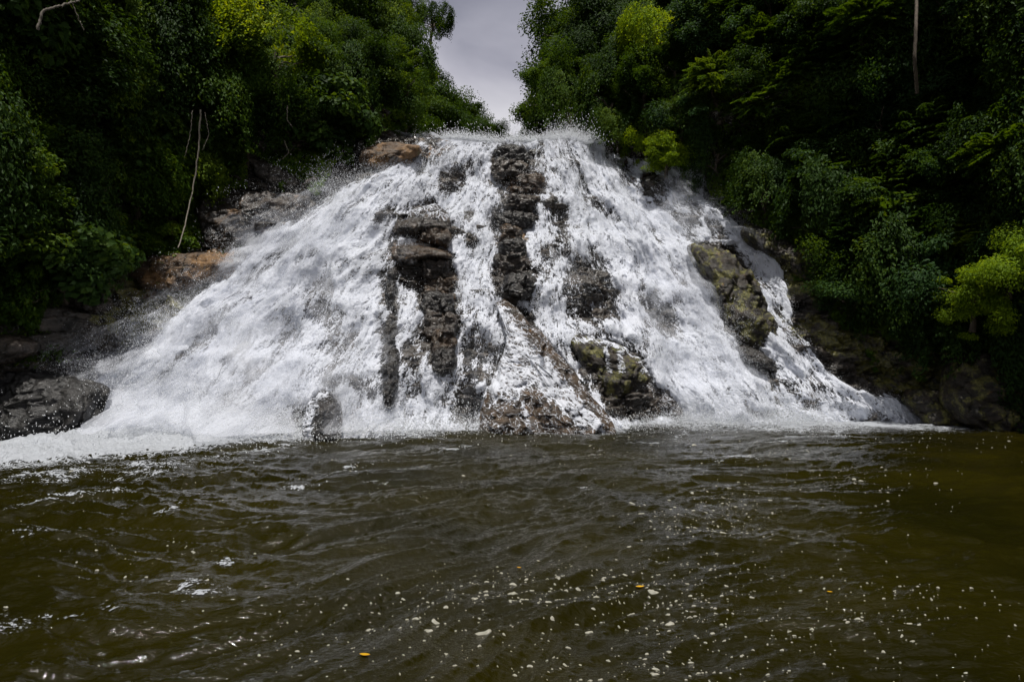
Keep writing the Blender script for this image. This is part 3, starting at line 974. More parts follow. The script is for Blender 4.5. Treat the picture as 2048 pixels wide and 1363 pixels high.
# mist: thin clouds of spray hanging off the sheet
def mist_layer(off, gain, shift):
    Xw, Zw = np.meshgrid(np.arange(-19, 18, .12), np.arange(0, 16.4, .11))
    yb = Fbase(Xw, Zw) + Fbulge(Xw, Zw)
    uw, vw = project(Xw, yb, Zw)
    uw = uw + 22 * fbm(Xw * .6, Zw * .6, 41 + shift, 3)
    vw = vw + 22 * fbm(Xw * .6, Zw * .6, 51 + shift, 3)
    sd_ = sdist(uw, vw, FALL)
    left = sm(950, 500, uw)
    right = sm(1200, 1380, uw) * sm(1560, 1440, uw)
    foot = np.exp(-Zw / 0.8) * (.35 + left)
    edge = sm(-16 - 52 * left * sm(330, 620, vw) - 8 * left - 26 * right, 30, sd_)
    puff = sm(-.3, .55, fbm(Xw * .42 + shift, Zw * .46, 61, 4))
    dn_ = gain * edge * np.clip(.05 + (.66 * left + .5 * right) * (.3 + .7 * puff) + .13 * puff + .5 * foot, 0, 1.0)
    for dv, soft, poly in BARE:
        if dv <= .12:
            dn_ = dn_ * (1 - .85 * sm(-18, 6, sdist(uw, vw, poly)))
    yy_ = yb - .25 - off * (.25 + left + .7 * right + .5 * foot) * (.5 + puff) - .12 * fbm(Xw * 1.3, Zw * 1.3, 71 + shift, 3)
    t, s_ = flow(Xw, Zw)
    dn_ = dn_ * sm(.25, -.35, Zw - zlip(Xw)) * (1 - sm(1120, 1160, uw) * sm(350, 320, vw))
    kp = dn_ > .03
    q = grid_faces(*Xw.shape)
    q = q[kp.ravel()[q].sum(axis=1) >= 1]
    return compact(np.stack([Xw, yy_, Zw + off * .2], -1).reshape(-1, 3), q, {'ft': t + shift, 'fs': s_ * 1.4 + shift, 'dens': dn_})


Va, Fa, At = merge_at([mist_layer(.35, .85, 0.0), mist_layer(.8, .7, 13.0), mist_layer(1.3, .5, 27.0)])
mist = link('mist', mesh_np('mist', Va, Fa, M_MIST, True, At))
tag(mist, 'soft mist hanging off the falls, thickest at the lower left', 'mist', kind='stuff')


# spray: droplets thrown clear of the sheet
def droplets(n, mode):
    x = rng.uniform(-18, 17, n * 4)
    z = rng.uniform(0, 15.2, n * 4)
    d, u, v = density(x, Fbase(x, z) + Fbulge(x, z), z)
    sd_ = sdist(u, v, FALL)
    left = sm(900, 500, u)
    right = sm(1250, 1420, u) * sm(1520, 1440, u)
    fringe = np.exp(-np.clip(-sd_, 0, 999) / (4 + 17 * left + 11 * right)) * (0.15 + .85 * np.maximum(left, right * .9)) * (sd_ < 0)
    t, s = flow(x, z)
    puff = sm(-0.25, 0.5, fbm(x * 0.45, z * 0.5, 21, 3))
    if mode == 'coarse':
        p = np.where(sd_ >= 0, 0.01 + 0.14 * d ** 1.5, 0.9 * fringe)
    else:
        p = np.where(sd_ >= 0, (0.05 + 0.4 * puff + .45 * left * puff + .4 * right * puff) * (0.05 + .95 * d), 0.7 * fringe)
    k = rng.random(len(x)) < p
    x, z, d, left, right, puff, sd_ = (a[k][:n] for a in (x, z, d, left, right, puff, sd_))
    m = len(x)
    y = Fwater(x, z, d)
    reach = 0.06 + (0.5 * left + 0.35 * right + .12) * (0.3 + puff)
    if mode == 'coarse':
        off = rng.exponential(1.0, m) * reach * .8
    else:
        off = rng.exponential(1.0, m) * reach * 1.1
    off = np.minimum(off, 2.2)
    y = y - off * 0.75
    z = z + off * 0.45
    x = x + rng.normal(0, .05, m) - left * off * .25 + right * off * .2
    # crest plume
    r = (np.where(rng.random(m) < .08, 1.8, 1.0) * rng.uniform(0.004, 0.0115, m)) if mode == 'coarse' else rng.uniform(0.003, 0.008, m)
    r = r * np.where(sd_ < 0, 0.72, 0.85)
    z = np.maximum(z, 0.02)
    return x, y, z, r


def tetra_cloud(x, y, z, r, stretch):
    m = len(x)
    base = np.array([(1, 1, 1), (1, -1, -1), (-1, 1, -1), (-1, -1, 1)], float)
    V_ = base[None] * r[:, None, None] + rng.normal(0, .35, (m, 4, 3)) * r[:, None, None]
    sl = stretch * V_[..., 2]
    V_[..., 2] += sl
    V_[..., 1] -= sl * 0.7
    V_ += np.stack([x, y, z], -1)[:, None, :]
    t_ = np.array([(0, 1, 2), (0, 3, 1), (0, 2, 3), (1, 3, 2)])
    F_ = (np.arange(m)[:, None, None] * 4 + t_[None]).reshape(-1, 3)
    return V_.reshape(-1, 3), F_


px_ = []
for n_, md in ((90000, 'coarse'), (320000, 'fine')):
    px_.append(droplets(n_, md))
# plume above the lip
n_ = 24000
cx = rng.choice([-3.0, -1.5, 0.5, 2.2, 3.2, 4.0], n_, p=[.12, .12, .12, .2, .24, .2]) + rng.normal(0, .6, n_)
cz = zlip(cx) - .35 + rng.exponential(.22, n_) * np.where(cx > 2, 1.3, .6)
px_.append((cx, Fbase(cx, np.minimum(cz, zlip(cx))) - .3 - rng.exponential(.4, n_), cz, rng.uniform(.006, .016, n_)))
# mist over the foot of the falls
n_ = 90000
cx = rng.uniform(-16, 12, n_)
hz_ = rng.exponential(.35, n_) * np.interp(cx, [-16, -12, -6, 3, 6, 8, 12], [1.1, 1.6, .9, .3, .4, 1.5, .7])
kk = rng.random(n_) < np.interp(cx, [-16, -13, -6, -1, 3, 5.5, 7.5, 10, 12], [.7, 1, .7, .25, .1, .3, 1, .8, .4])
cx, hz_ = cx[kk], hz_[kk]
px_.append((cx, Fbase(cx, hz_) - .2 - rng.exponential(.7, len(cx)), hz_ + .02, rng.uniform(.004, .011, len(cx))))
xx, yy, zz, rr = (np.concatenate([p_[k] for p_ in px_]) for k in range(4))
Vd, Fd = tetra_cloud(xx, yy, zz, rr, 0.9)
spray = link('spray', mesh_np('spray', Vd, Fd, M_DROP, False))
tag(spray, 'fine white spray thrown up along the falls', 'spray', kind='stuff')

# ------------------------------------------------------------------ pool
def swell(x, y):
    """wave height on the pool"""
    q1, q2 = perlin(x * .16, y * .16, 4), perlin(x * .16, y * .16, 9)
    wx = x + 1.5 * q1 + .35 * perlin(x * .6, y * .6, 2)
    wy = y + 1.5 * q2 + .35 * perlin(x * .6, y * .6, 7) - .28 * x
    a = 0.13 * fbm(wx * .30, wy * .62, 1.0, 2)
    r = ridged(wx * 0.50, wy * 1.15, 3.1, 3)
    b = 0.11 * (r - .5)
    r2 = ridged(wx * 1.3 + .4 * wy, wy * 3.0, 5.1, 2)
    c_ = 0.038 * (r2 - .5) + .018 * fbm(wx * 3.4, wy * 7.0, 6.0, 2)
    f = 0.008 * fbm(wx * 9.0, wy * 18.0, 2.0, 2)
    calm = np.clip(1.1 - sm(2, 14, x) * 0.45, .4, 1.1)
    return (a + b + c_ + f) * calm * (0.75 + 0.5 * sm(0, 14, -x + 4)) - .02


rad = np.geomspace(1.2, 60, 820)
ang = np.radians(np.linspace(-78, 78, 1250))
Rg, Ag = np.meshgrid(rad, ang, indexing='ij')
Xp, Yp = Rg * np.sin(Ag), Rg * np.cos(Ag) + 1.2
Xp, Yp = Xp, Yp - 1.6
Zp = swell(Xp, Yp)
water_m, t, o = new_mat('murky_river_water')
l = t.links.new
p = N(t, 'ShaderNodeBsdfPrincipled')
c = N(t, 'ShaderNodeTexCoord')
n1 = N(t, 'ShaderNodeTexNoise', i_Scale=0.35, i_Detail=4.0)
l(c.outputs['Object'], n1.inputs['Vector'])
r1 = ramp(t, [(0.35, (0.0080, 0.0071, 0.0006)), (0.65, (0.0158, 0.0132, 0.0011))])
l(n1.outputs['Fac'], r1.inputs[0])
l(r1.outputs[0], p.inputs['Base Color'])
p.inputs['Roughness'].default_value = 0.06
p.inputs['IOR'].default_value = 1.33
mpw = N(t, 'ShaderNodeMapping')
mpw.inputs['Scale'].default_value = (1.0, 1.9, 1.0)
l(c.outputs['Object'], mpw.inputs[0])
nb = N(t, 'ShaderNodeTexNoise', i_Scale=9.0, i_Detail=4.0, i_Roughness=0.6, i_Distortion=0.8)
l(mpw.outputs[0], nb.inputs['Vector'])
bp = N(t, 'ShaderNodeBump')
bp.inputs['Strength'].default_value = 0.8
bp.inputs['Distance'].default_value = 0.022
l(nb.outputs['Fac'], bp.inputs['Height'])
l(bp.outputs[0], p.inputs['Normal'])
l(p.outputs[0], o.inputs[0])
pool = link('water', mesh_np('water', np.stack([Xp, Yp, Zp], -1).reshape(-1, 3), grid_faces(*Xp.shape), water_m, True))
tag(pool, kind='structure')

# foam: churn along the foot of the falls, whitecaps, flecks
FOAM = [(-40, 900), (30, 868), (110, 852), (250, 838), (420, 850), (560, 858), (680, 862), (820, 846), (960, 842), (1215, 846), (1250, 838), (1370, 826), (1500, 830), (1700, 832),
        (1850, 832), (2000, 846), (1840, 851), (1600, 852), (1500, 850), (1380, 842), (1270, 845), (1230, 855), (1150, 858), (1060, 856), (960, 853), (860, 858), (700, 868), (560, 876), (480, 880),
        (330, 900), (150, 915), (0, 928), (-60, 936)]
CAPS = [((600, 977), 60, 10), ((750, 963), 30, 7), ((452, 1135), 28, 16), ((365, 1170), 60, 22), ((20, 1243), 75, 18), ((340, 1020), 40, 12), ((700, 935), 60, 6), ((210, 1215), 40, 12),
        ((910, 895), 60, 5), ((70, 1010), 80, 10), ((300, 948), 90, 10), ((90, 955), 140, 16), ((330, 930), 190, 13), ((160, 985), 120, 10), ((60, 1060), 70, 10), ((520, 905), 120, 8), ((1650, 868), 200, 8), ((1420, 862), 120, 6), ((400, 1185), 70, 14), ((130, 1225), 60, 10), ((1290, 880), 60, 6), ((1480, 915), 60, 8), ((1170, 980), 30, 6)]
ys_ = np.geomspace(5, 32, 420)
us_ = np.linspace(-120, 2120, 1000)
Ug, Yg = np.meshgrid(us_, ys_)
Xg = (Ug - 1024) / FPX * Yg * 1.0
Zg = swell(Xg, Yg)
uf, vf = project(Xg, Yg, Zg)
fd = sm(-12, 8, sdist(uf + 14 * fbm(Xg * .8, Yg * .8, 3, 3), vf + 5 * fbm(Xg * .9, Yg * .9, 6, 3), FOAM))
fr = 0.55 * sm(-26, -3, sdist(uf, vf + 7 * perlin(Xg * .5, Yg * .5, 2), FOAM))
cap = np.zeros(Xg.shape)
capw = 16 * perlin(Xg * .55, Yg * .4, 77) + 8 * perlin(Xg * 1.6, Yg * 1.2, 78)
for (cu, cv), ru, rv in CAPS:
    q_ = ((uf - cu) / ru) ** 2 + ((vf - cv + (uf - cu) * 0.12 + capw) / rv) ** 2
    cap = np.maximum(cap, 0.52 * np.exp(-q_ * 1.0))
dn = np.maximum(np.maximum(fd, fr), cap)
net = np.abs(perlin(Xg * 3.2 + perlin(Xg, Yg, 3), Yg * 4.5, 1)) * .9 + .34 * (0.5 + .6 * fbm(Xg * 9, Yg * 12, 4, 2)) + .32 * np.abs(perlin(Xg * 12, Yg * 15, 4)) + .12 * rng.random(Xg.shape)
lump = fd * (0.07 + 0.22 * np.clip(ridged(Xg * 1.3, Yg * 1.6, 8, 4), 0, 2)) * sm(-2, 30, sdist(uf, vf, FOAM))
Zf = Zg + 0.008 + lump + 0.02 * cap
kp = dn > .03
q = grid_faces(*Xg.shape)
q = q[kp.ravel()[q].sum(axis=1) >= 1]
Va, Fa, At = compact(np.stack([Xg, Yg, Zf], -1).reshape(-1, 3), q, {'ft': Yg * .95 + .35 * perlin(Xg * .8, Yg * .8, 2), 'fs': Xg * 1.5, 'dens': dn * (.80 + .30 * sm(-.5, .5, fbm(Xg * 1.1, Yg * 1.6, 14, 3)) * sm(0.3, .8, dn))})
foam = link('foam', mesh_np('foam', Va, Fa, M_CHURN, True, At))
tag(foam, 'white churning foam along the foot of the falls and on wave tops', 'foam', kind='stuff')

# flecks of froth drifting on the pool
parts = []
fl = []
for (u0, v0, u1, v1, su, sv, cnt) in ((880, 1180, 1330, 1170, 60, 30, 200), (1300, 1230, 1900, 1230, 70, 40, 110), (1330, 1040, 1500, 1010, 60, 25, 110), (1500, 930, 1800, 960, 110, 30, 110),
                                      (900, 1300, 1450, 1330, 120, 40, 90), (60, 1120, 500, 1060, 120, 50, 40), (1500, 1080, 1900, 1300, 120, 60, 70), (500, 1250, 900, 1230, 120, 50, 60),
                                      (300, 950, 1000, 930, 150, 20, 50), (1300, 1190, 1480, 1130, 60, 30, 60), (1100, 900, 2000, 880, 150, 14, 130)):
    for _ in range(int(cnt * 1.7)):
        k = rng.random()
        fl.append((u0 + (u1 - u0) * k + rng.normal(0, su), v0 + (v1 - v0) * k + rng.normal(0, sv)))
for (uu, vv) in fl:
    if vv < 868 or vv > 1420:
        continue
    yy0 = CH * FPX / max(vv - HOR, 60)
    xx0 = (uu - 1024) / FPX * yy0
    r0 = 0.0030 + rng.exponential(.0034) * (1.8 if rng.random() < .12 else 1)
    r0 = min(r0, .03) * (yy0 / 7) ** .4
    nb_ = 10
    tt = np.linspace(0, 2 * np.pi, nb_, endpoint=False)
    rr0 = r0 * (1 + .3 * rng.normal(size=nb_))
    el = rng.uniform(.9, 2.2)
    ring = np.stack([xx0 + rr0 * el * np.cos(tt), yy0 + rr0 * np.sin(tt)], -1)
    cz0 = swell(ring[:, 0], ring[:, 1])
    inner = np.stack([xx0 + .6 * rr0 * el * np.cos(tt), yy0 + .6 * rr0 * np.sin(tt)], -1)
    V_ = np.concatenate([np.c_[ring, cz0 - .002], np.c_[inner, cz0 + r0 * .35 + .003], [[xx0, yy0, cz0.mean() + r0 * .45 + .003]]])
    F_ = []
    for i in range(nb_):
        j = (i + 1) % nb_
        F_.append((i, j, nb_ + j, nb_ + i))
        F_.append((nb_ + i, nb_ + j, 2 * nb_, 2 * nb_))
    parts.append((V_, np.array(F_)))
V_, F_ = merge(parts)
tri = np.concatenate([F_[:, [0, 1, 2]], F_[:, [0, 2, 3]]])
tri = tri[(tri[:, 0] != tri[:, 1]) & (tri[:, 1] != tri[:, 2]) & (tri[:, 0] != tri[:, 2])]
M_FLECK = white_material('froth', (0.30, 0.29, 0.24), 0.1)
flk = link('froth', mesh_np('froth', V_, tri, M_FLECK, True))
tag(flk, 'small flecks of froth drifting on the brown pool', 'froth', kind='stuff')

# fallen leaves on the pool
m_yl = leaf_material('fallen_leaf_yellow', (0.5, 0.28, 0.01), (0.75, 0.45, 0.01), (0.8, 0.5, 0.02), trans=.1)
for (uu, vv, s0, lab) in ((1277, 1164, .05, 'bright yellow fallen leaf floating among froth near the middle of the pool'),
                          (1652, 1169, .028, 'small orange leaf floating right of the bright yellow leaf'),
                          (1038, 1131, .03, 'small dull yellow leaf floating left of the bright yellow leaf'),
                          (734, 1312, .045, 'twisted yellow leaf floating low in the left half of the pool')):
    yy0 = CH * FPX / (vv - HOR)
    xx0 = (uu - 1024) / FPX * yy0
    tt = np.linspace(-1, 1, 9)
    half = .42 * (1 - np.abs(tt) ** 1.8) + .01
    rows = []
    for k_, h_ in zip(tt, half):
        rows += [(k_, -h_, .10 * h_ + .08 * k_ * k_), (k_, 0, .0 + .08 * k_ * k_), (k_, h_, .10 * h_ + .08 * k_ * k_)]
    rows = np.array(rows)
    low = rows.copy()
    low[:, 2] -= .05
    Fl = grid_faces(9, 3)
    Vl = np.concatenate([rows, low]) * s0
    o_ = link('leaf', mesh_np('leaf', Vl, np.concatenate([Fl, Fl[:, ::-1] + 27]), m_yl, True), None,
              (xx0, yy0, float(swell(np.array(xx0), np.array(yy0))) + .012))
    o_.rotation_euler = (0, 0, rng.uniform(-.5, .5))
    tag(o_, lab, 'leaf', 'fallen leaves floating on the pool')

# ------------------------------------------------------------------ foliage
def leaves(P, Nn, Lw, tint, aspect=.5, droop=.15, jitter=.5, dirs=None):
    """one folded four-cornered leaf per point; P (n,3), Nn (n,3) facing, Lw lengths"""
    n = len(P)
    Nn = Nn + rng.normal(0, jitter, (n, 3))
    Nn /= np.linalg.norm(Nn, axis=1, keepdims=True) + 1e-9
    A = rng.normal(0, 1, (n, 3)) if dirs is None else dirs + rng.normal(0, .35, (n, 3))
    A = A - (A * Nn).sum(1, keepdims=True) * Nn
    A /= np.linalg.norm(A, axis=1, keepdims=True) + 1e-9
    B = np.cross(Nn, A)
    Lw = np.asarray(Lw).reshape(-1, 1)
    b = P - A * Lw * .5
    tip = P + A * Lw * .5 - Nn * Lw * droop
    s1 = P + B * Lw * aspect * .5 + Nn * Lw * .10
    s2 = P - B * Lw * aspect * .5 + Nn * Lw * .10
    V_ = np.stack([b, s1, tip, s2], 1).reshape(-1, 3)
    i = np.arange(n)[:, None] * 4
    F_ = np.concatenate([i + np.array([[0, 1, 2]]), i + np.array([[0, 2, 3]])], 1).reshape(-1, 3)
    return V_, F_, np.repeat(tint, 4)


def sph(n):
    v = rng.normal(size=(n, 3))
    return v / np.linalg.norm(v, axis=1, keepdims=True)


def crown(kind, seed):
    """unit crown of radius 1 about the origin"""
    global rng
    keep_rng = rng
    rng = np.random.default_rng(seed)
    Ps, Ns, Ls, Ts, Ds = [], [], [], [], []
    if kind == 'bushy':
        C_ = sph(36) * rng.uniform(.25, 1.0, (36, 1)) * np.array([.9, .8, .75]) + .12 * rng.normal(size=(36, 3))
        for c_ in C_:
            r_ = rng.uniform(.16, .40)
            n = int(1600 * r_)
            s = sph(n)
            s[:, 2] = np.abs(s[:, 2]) * rng.choice([1, 1, 1, -.5], n)
            P_ = c_ + s * r_ * rng.uniform(.45, 1.28, (n, 1)) * rng.uniform(.55, 1.5, 3) * np.array([1, 1, .75])
            Ps.append(P_); Ns.append(s * .7 + np.array([0, 0, .7])); Ls.append(rng.uniform(.045, .085, n))
            Ts.append(np.full(n, rng.uniform(.25, .65)) + rng.normal(0, .14, n)); Ds.append(s)
    elif kind == 'draped':
        # ivy-hung column: strings of leaves falling from a humped top
        hum = [(rng.uniform(0, 2 * np.pi), rng.random() ** .5, rng.uniform(-.55, .3), rng.uniform(.2, 1.0), rng.uniform(.2, .7)) for _ in range(20)]
        for k0 in range(240):
            a_, q_, dz0, lf, tq = hum[k0 % 20]
            a_, q_ = a_ + rng.normal(0, .26), min(1, max(.02, q_ + rng.normal(0, .09)))
            x0, y0 = .78 * q_ * math.cos(a_), .7 * q_ * math.sin(a_)
            z0 = .9 * math.sqrt(max(0, 1 - q_ * q_ * .85)) + dz0 + rng.normal(0, .04)
            ln = rng.uniform(.4, 1.0) * (.35 + 1.3 * lf)
            n = int(70 * ln)
            k_ = rng.random(n)
            wob = .08 * np.sin(k_ * 6 + a_)
            outw = .12 + .12 * np.sqrt(k_)
            P_ = np.stack([x0 + math.cos(a_) * outw + wob + rng.normal(0, .05, n), y0 + math.sin(a_) * outw + rng.normal(0, .05, n), z0 - k_ * ln], -1)
            Ps.append(P_); Ns.append(np.tile([math.cos(a_), math.sin(a_), .7], (n, 1))); Ls.append(rng.uniform(.05, .09, n))
            Ts.append(np.full(n, tq) + rng.normal(0, .12, n)); Ds.append(np.tile([0, 0, -1.], (n, 1)))
    elif kind == 'feathery':
        for _ in range(330):
            d_ = sph(1)[0]
            d_[2] = abs(d_[2]) * rng.choice([.9, .9, -.4])
            p0 = d_ * rng.uniform(.15, .75) * np.array([1, .9, .8])
            ax = d_ * np.array([1, 1, .7]) + rng.normal(0, .35, 3)
            ax /= np.linalg.norm(ax)
            ln = rng.uniform(.28, .5)
            sd2 = np.cross(ax, [0, 0, 1.])
            sd2 /= np.linalg.norm(sd2) + 1e-9
            n = 54
            k_ = np.repeat(np.linspace(0, 1, n // 2), 2)
            sg = np.tile([1, -1], n // 2)
            wd = .13 * np.sin(np.clip(k_, .08, 1) * np.pi) ** .7
            P_ = p0 + ax * (k_ * ln)[:, None] + sd2 * (sg * wd * .6)[:, None] + np.array([0, 0, -1]) * (.22 * k_ ** 2 * ln)[:, None]
            Ps.append(P_); Ns.append(np.tile([0, 0, 1.], (n, 1))); Ls.append(wd * .95 + .012)
            Ts.append(np.full(n, rng.uniform(.25, .75)) + rng.normal(0, .08, n)); Ds.append(sd2 * sg[:, None] + ax * .6)
    elif kind == 'broad':
        C_ = sph(40) * (rng.random((40, 1)) ** .35) * np.array([.8, .7, .75])
        for c_ in C_:
            r_ = rng.uniform(.2, .36)
            n = int(560 * r_)
            s = sph(n)
            s[:, 2] = np.abs(s[:, 2]) * rng.choice([1, 1, -.4], n)
            P_ = c_ + s * r_ * rng.uniform(.6, 1.1, (n, 1))
            Ps.append(P_); Ns.append(s * .5 + np.array([0, -.2, .8])); Ls.append(rng.uniform(.08, .15, n))
            Ts.append(np.full(n, rng.uniform(.25, .7)) + rng.normal(0, .14, n)); Ds.append(s + np.array([0, 0, -.5]))
    else:                                                   # open: a loose crown on visible limbs
        C_ = sph(24) * (rng.random((24, 1)) ** .3) * np.array([.9, .75, .8])
        for c_ in C_:
            r_ = rng.uniform(.16, .30)
            n = int(1150 * r_)
            s = sph(n)
            P_ = c_ + s * r_ * rng.uniform(.3, 1.25, (n, 1)) * rng.uniform(.6, 1.5, 3) * np.array([1.1, 1.1, .65])
            Ps.append(P_); Ns.append(s * .5 + np.array([0, 0, .8])); Ls.append(rng.uniform(.045, .08, n))
            Ts.append(np.full(n, rng.uniform(.25, .65)) + rng.normal(0, .14, n)); Ds.append(s)
    asp = {'broad': .8, 'feathery': .28}.get(kind, .5)
    V_, F_, T_ = leaves(np.concatenate(Ps), np.concatenate(Ns), np.concatenate(Ls), np.concatenate(Ts), aspect=asp,
                        jitter=.25 if kind == 'feathery' else .5, dirs=np.concatenate(Ds))
    rng = keep_rng
    return V_, F_, T_


def trunk(seed, hgt, lean):
    rg = np.random.default_rng(seed)
    pr = []
    k = np.linspace(0, 1, 12)
    path = np.stack([lean * k ** 1.5 + .04 * np.sin(k * 5 + seed), -.25 * k + .03 * np.sin(k * 7), hgt * k - .25], -1)
    pr.append(tube_arrays(path, .085 * (1 - .6 * k), 8))
    for j in range(7):
        k0 = rg.uniform(.45, .98)
        p0 = np.array([np.interp(k0, k, path[:, i]) for i in range(3)])
        a_ = rg.uniform(0, 2 * np.pi)
        ln = rg.uniform(.5, .9)
        kk_ = np.linspace(0, 1, 8)
        br_ = p0 + np.stack([math.cos(a_) * ln * kk_, math.sin(a_) * ln * kk_, ln * (.75 * kk_ - .2 * kk_ ** 2)], -1) + rg.normal(0, .02, (8, 3))
        br_[0] = p0
        pr.append(tube_arrays(br_, .034 * (1 - .8 * kk_), 6))
    return merge(pr)


CROWNS = {}
for kind in ('bushy', 'draped', 'feathery', 'broad', 'open'):
    for vnum in range(2):
        Vc, Fc, Tc = crown(kind, 100 + vnum * 7 + len(kind))
        for colr in ('dark', 'mid', 'lime', 'sun_painted', 'blue'):
            CROWNS[(kind, vnum, colr)] = (Vc, Fc, Tc)
CROWN_ME, TRUNK_ME = {}, {}


def crown_mesh(kind, vnum, colr):
    key = (kind, vnum, colr)
    if key not in CROWN_ME:
        Vc, Fc, Tc = CROWNS[key]
        CROWN_ME[key] = mesh_np('crown', Vc, Fc, M_LEAF[colr], False, {'tint': Tc})
    return CROWN_ME[key]


def trunk_mesh(i, tall, pale=False):
    key = (i, tall, pale)
    if key not in TRUNK_ME:
        Vt, Ft = trunk(50 + i, 2.3 if tall else 0.95, (-.15, .2, .05)[i])
        TRUNK_ME[key] = mesh_np('trunk', Vt, Ft, M_PALEBARK if pale else M_BARK, True)
    return TRUNK_ME[key]


def tree(name, base, R, kind, colr, label, group=None, tall=False, rz=None, vnum=None, pale=False, squash=1.0, cat=None):
    e = bpy.data.objects.new(name, None)
    COL.objects.link(e)
    e.empty_display_size = .2
    e.location = base
    e.scale = (R, R, R * squash)
    e.rotation_euler = (0, 0, rng.uniform(-.6, .6) if rz is None else rz)
    i = int(rng.integers(0, 3))
    vnum = int(rng.integers(0, 2)) if vnum is None else vnum
    hh = 2.25 if tall else (0.5 if name == 'shrub' else 0.85)
    tr_ = link('trunk', trunk_mesh(i, tall, pale), e)
    cr_ = link('crown', crown_mesh(kind, vnum, colr), e, (0.0, -.3, hh))
    cr_.rotation_euler = (rng.normal(0, .12 if kind in ('draped', 'feathery') else .45), rng.normal(0, .12 if kind in ('draped', 'feathery') else .45), rng.uniform(0, 6.28))
    cr_.scale = tuple(rng.uniform(.82, 1.25, 3))
    tag(e, label, cat or ('tree' if tall or R > 1.7 else 'shrub'), group)
    return e


def hit(u, v, y0=9.0, y1=60.0, step=.15):
    """first meeting of the pixel's ray with the gorge surface"""
    Yt = np.arange(y0, y1, step)
    a = (u - 1024) / FPX
    b = (681.5 - v) / FPX
    tt = Yt / (CP - b * SP)
    x = a * tt
    z = CH + (SP + b * CP) * tt
    s = Fbase(x, z) - Yt
    k = np.argmax(s < 0)
    if not (s < 0).any():
        return None
    return float(x[k]), float(Yt[k]), float(z[k])


ROCKY = [[(640, 400), (600, 360), (500, 305), (500, 380), (390, 395), (400, 500), (255, 510), (180, 560), (120, 640), (-50, 660), (-50, 1000), (700, 1000)],
         [(1390, 330), (1410, 400), (1480, 440), (1600, 490), (1660, 600), (1640, 650), (1850, 700), (1930, 740), (2100, 800), (2100, 1000), (1300, 1000)],
         [(700, 280), (880, 275), (900, 400), (640, 400)]]


def veg_ok(u, v, m=0):
    uu, vv = np.array([float(u)]), np.array([float(v)])
    if sdist(uu, vv, FALL)[0] > -m:
        return False
    return all(sdist(uu, vv, r_)[0] < -m for r_ in ROCKY)


# leaf mats covering the steep ground between the trees
def undergrowth(side, n, colr, label, size=(.11, .21), upper=False):
    x = -6 - 22 * rng.random(n * 2) if side < 0 else 4 + 24 * rng.random(n * 2)
    z = rng.uniform(0.3, 36, n * 2)
    u, v = project(x, Fbase(x, z), z)
    ok = (sdist(u, v, FALL) < -6)
    for r_ in ROCKY:
        ok &= sdist(u, v, r_) < 0
    ok &= ~((z > 14) & (x > np.interp(z, LZ, LX) + .8) & (x < np.interp(z, RZ, RX) - .8))
    lo = fbm(x * .7, z * .7, 31 + side, 3)
    # patches also creep down among the bank rocks
    creep = (sdist(u, v, ROCKY[0]) > 0) | (sdist(u, v, ROCKY[1]) > 0)
    ok |= creep & (sdist(u, v, FALL) < -25) & (lo > .32) & (v < 760)
    x, z = x[ok][:n], z[ok][:n]
    if len(x) == 0:
        return
    bump = .55 * np.clip(fbm(x * .55, z * .55, 3, 3) + .4, 0, 2) + .18 * np.clip(fbm(x * 2.2, z * 2.2, 9, 2) + .3, 0, 2)
    y = Fbase(x, z) - bump - rng.exponential(.06, len(x))
    nrm = np.tile([0.25 if side < 0 else -.25, -.75, .75], (len(x), 1))
    tt = .60 + .28 * fbm(x * .8, z * .8, 14, 2) + rng.normal(0, .13, len(x))
    V_, F_, T_ = leaves(np.stack([x, y, z], -1), nrm, rng.uniform(size[0], size[1], len(x)), tt, aspect=.7, jitter=.45,
                        dirs=np.tile([0, -.4, -1.], (len(x), 1)))
    o_ = link('undergrowth', mesh_np('undergrowth', V_, F_, M_LEAF[colr], False, {'tint': T_}))
    tag(o_, label, 'undergrowth', kind='stuff')


undergrowth(-1, 200000, 'mid', 'dense creeper leaves covering the steep left bank')
undergrowth(1, 200000, 'mid', 'dense creeper leaves covering the steep right bank')

# scattered shrubs and trees over both walls
taken = []


def scatter(side, ulo, uhi, vlo, vhi, n, minpx, Rr, kinds, name, labels, group, tall=False):
    cnt = 0
    for _ in range(n * 30):
        if cnt >= n:
            break
        u, v = rng.uniform(ulo, uhi), rng.uniform(vlo, vhi)
        if v > -40 and not veg_ok(u, min(v, 2000), 8):
            continue
        if any((u - a) ** 2 + (v - b) ** 2 < minpx ** 2 for a, b in taken):
            continue
        h_ = hit(u, v)
        if h_ is None:
            continue
        x, y, z = h_
        if z > 44 or y > 58 or (LX[7] < x < 4 and z > 14):
            continue
        R = rng.uniform(*Rr)
        # keep crowns from spilling over the falls
        uc, vc = project(np.array(x), np.array(y), np.array(z + R * 1.1))
        dd = sdist(np.array([float(uc)]), np.array([float(vc)]), FALL)[0]
        rpx = R * FPX / y
        if dd > -rpx * .8:
            R *= .55
            if dd > -rpx * .4:
                continue
        taken.append((u, v))
        kind, colr = kinds[int(rng.integers(0, len(kinds)))]
        lab = labels[(kind, colr)] if (kind, colr) in labels else labels[kind]
        tree(name, (x, y + .15, z - .1), R, kind, colr, lab, group, tall=tall, rz=(.5 if side < 0 else -.5) + rng.normal(0, .3))
        cnt += 1


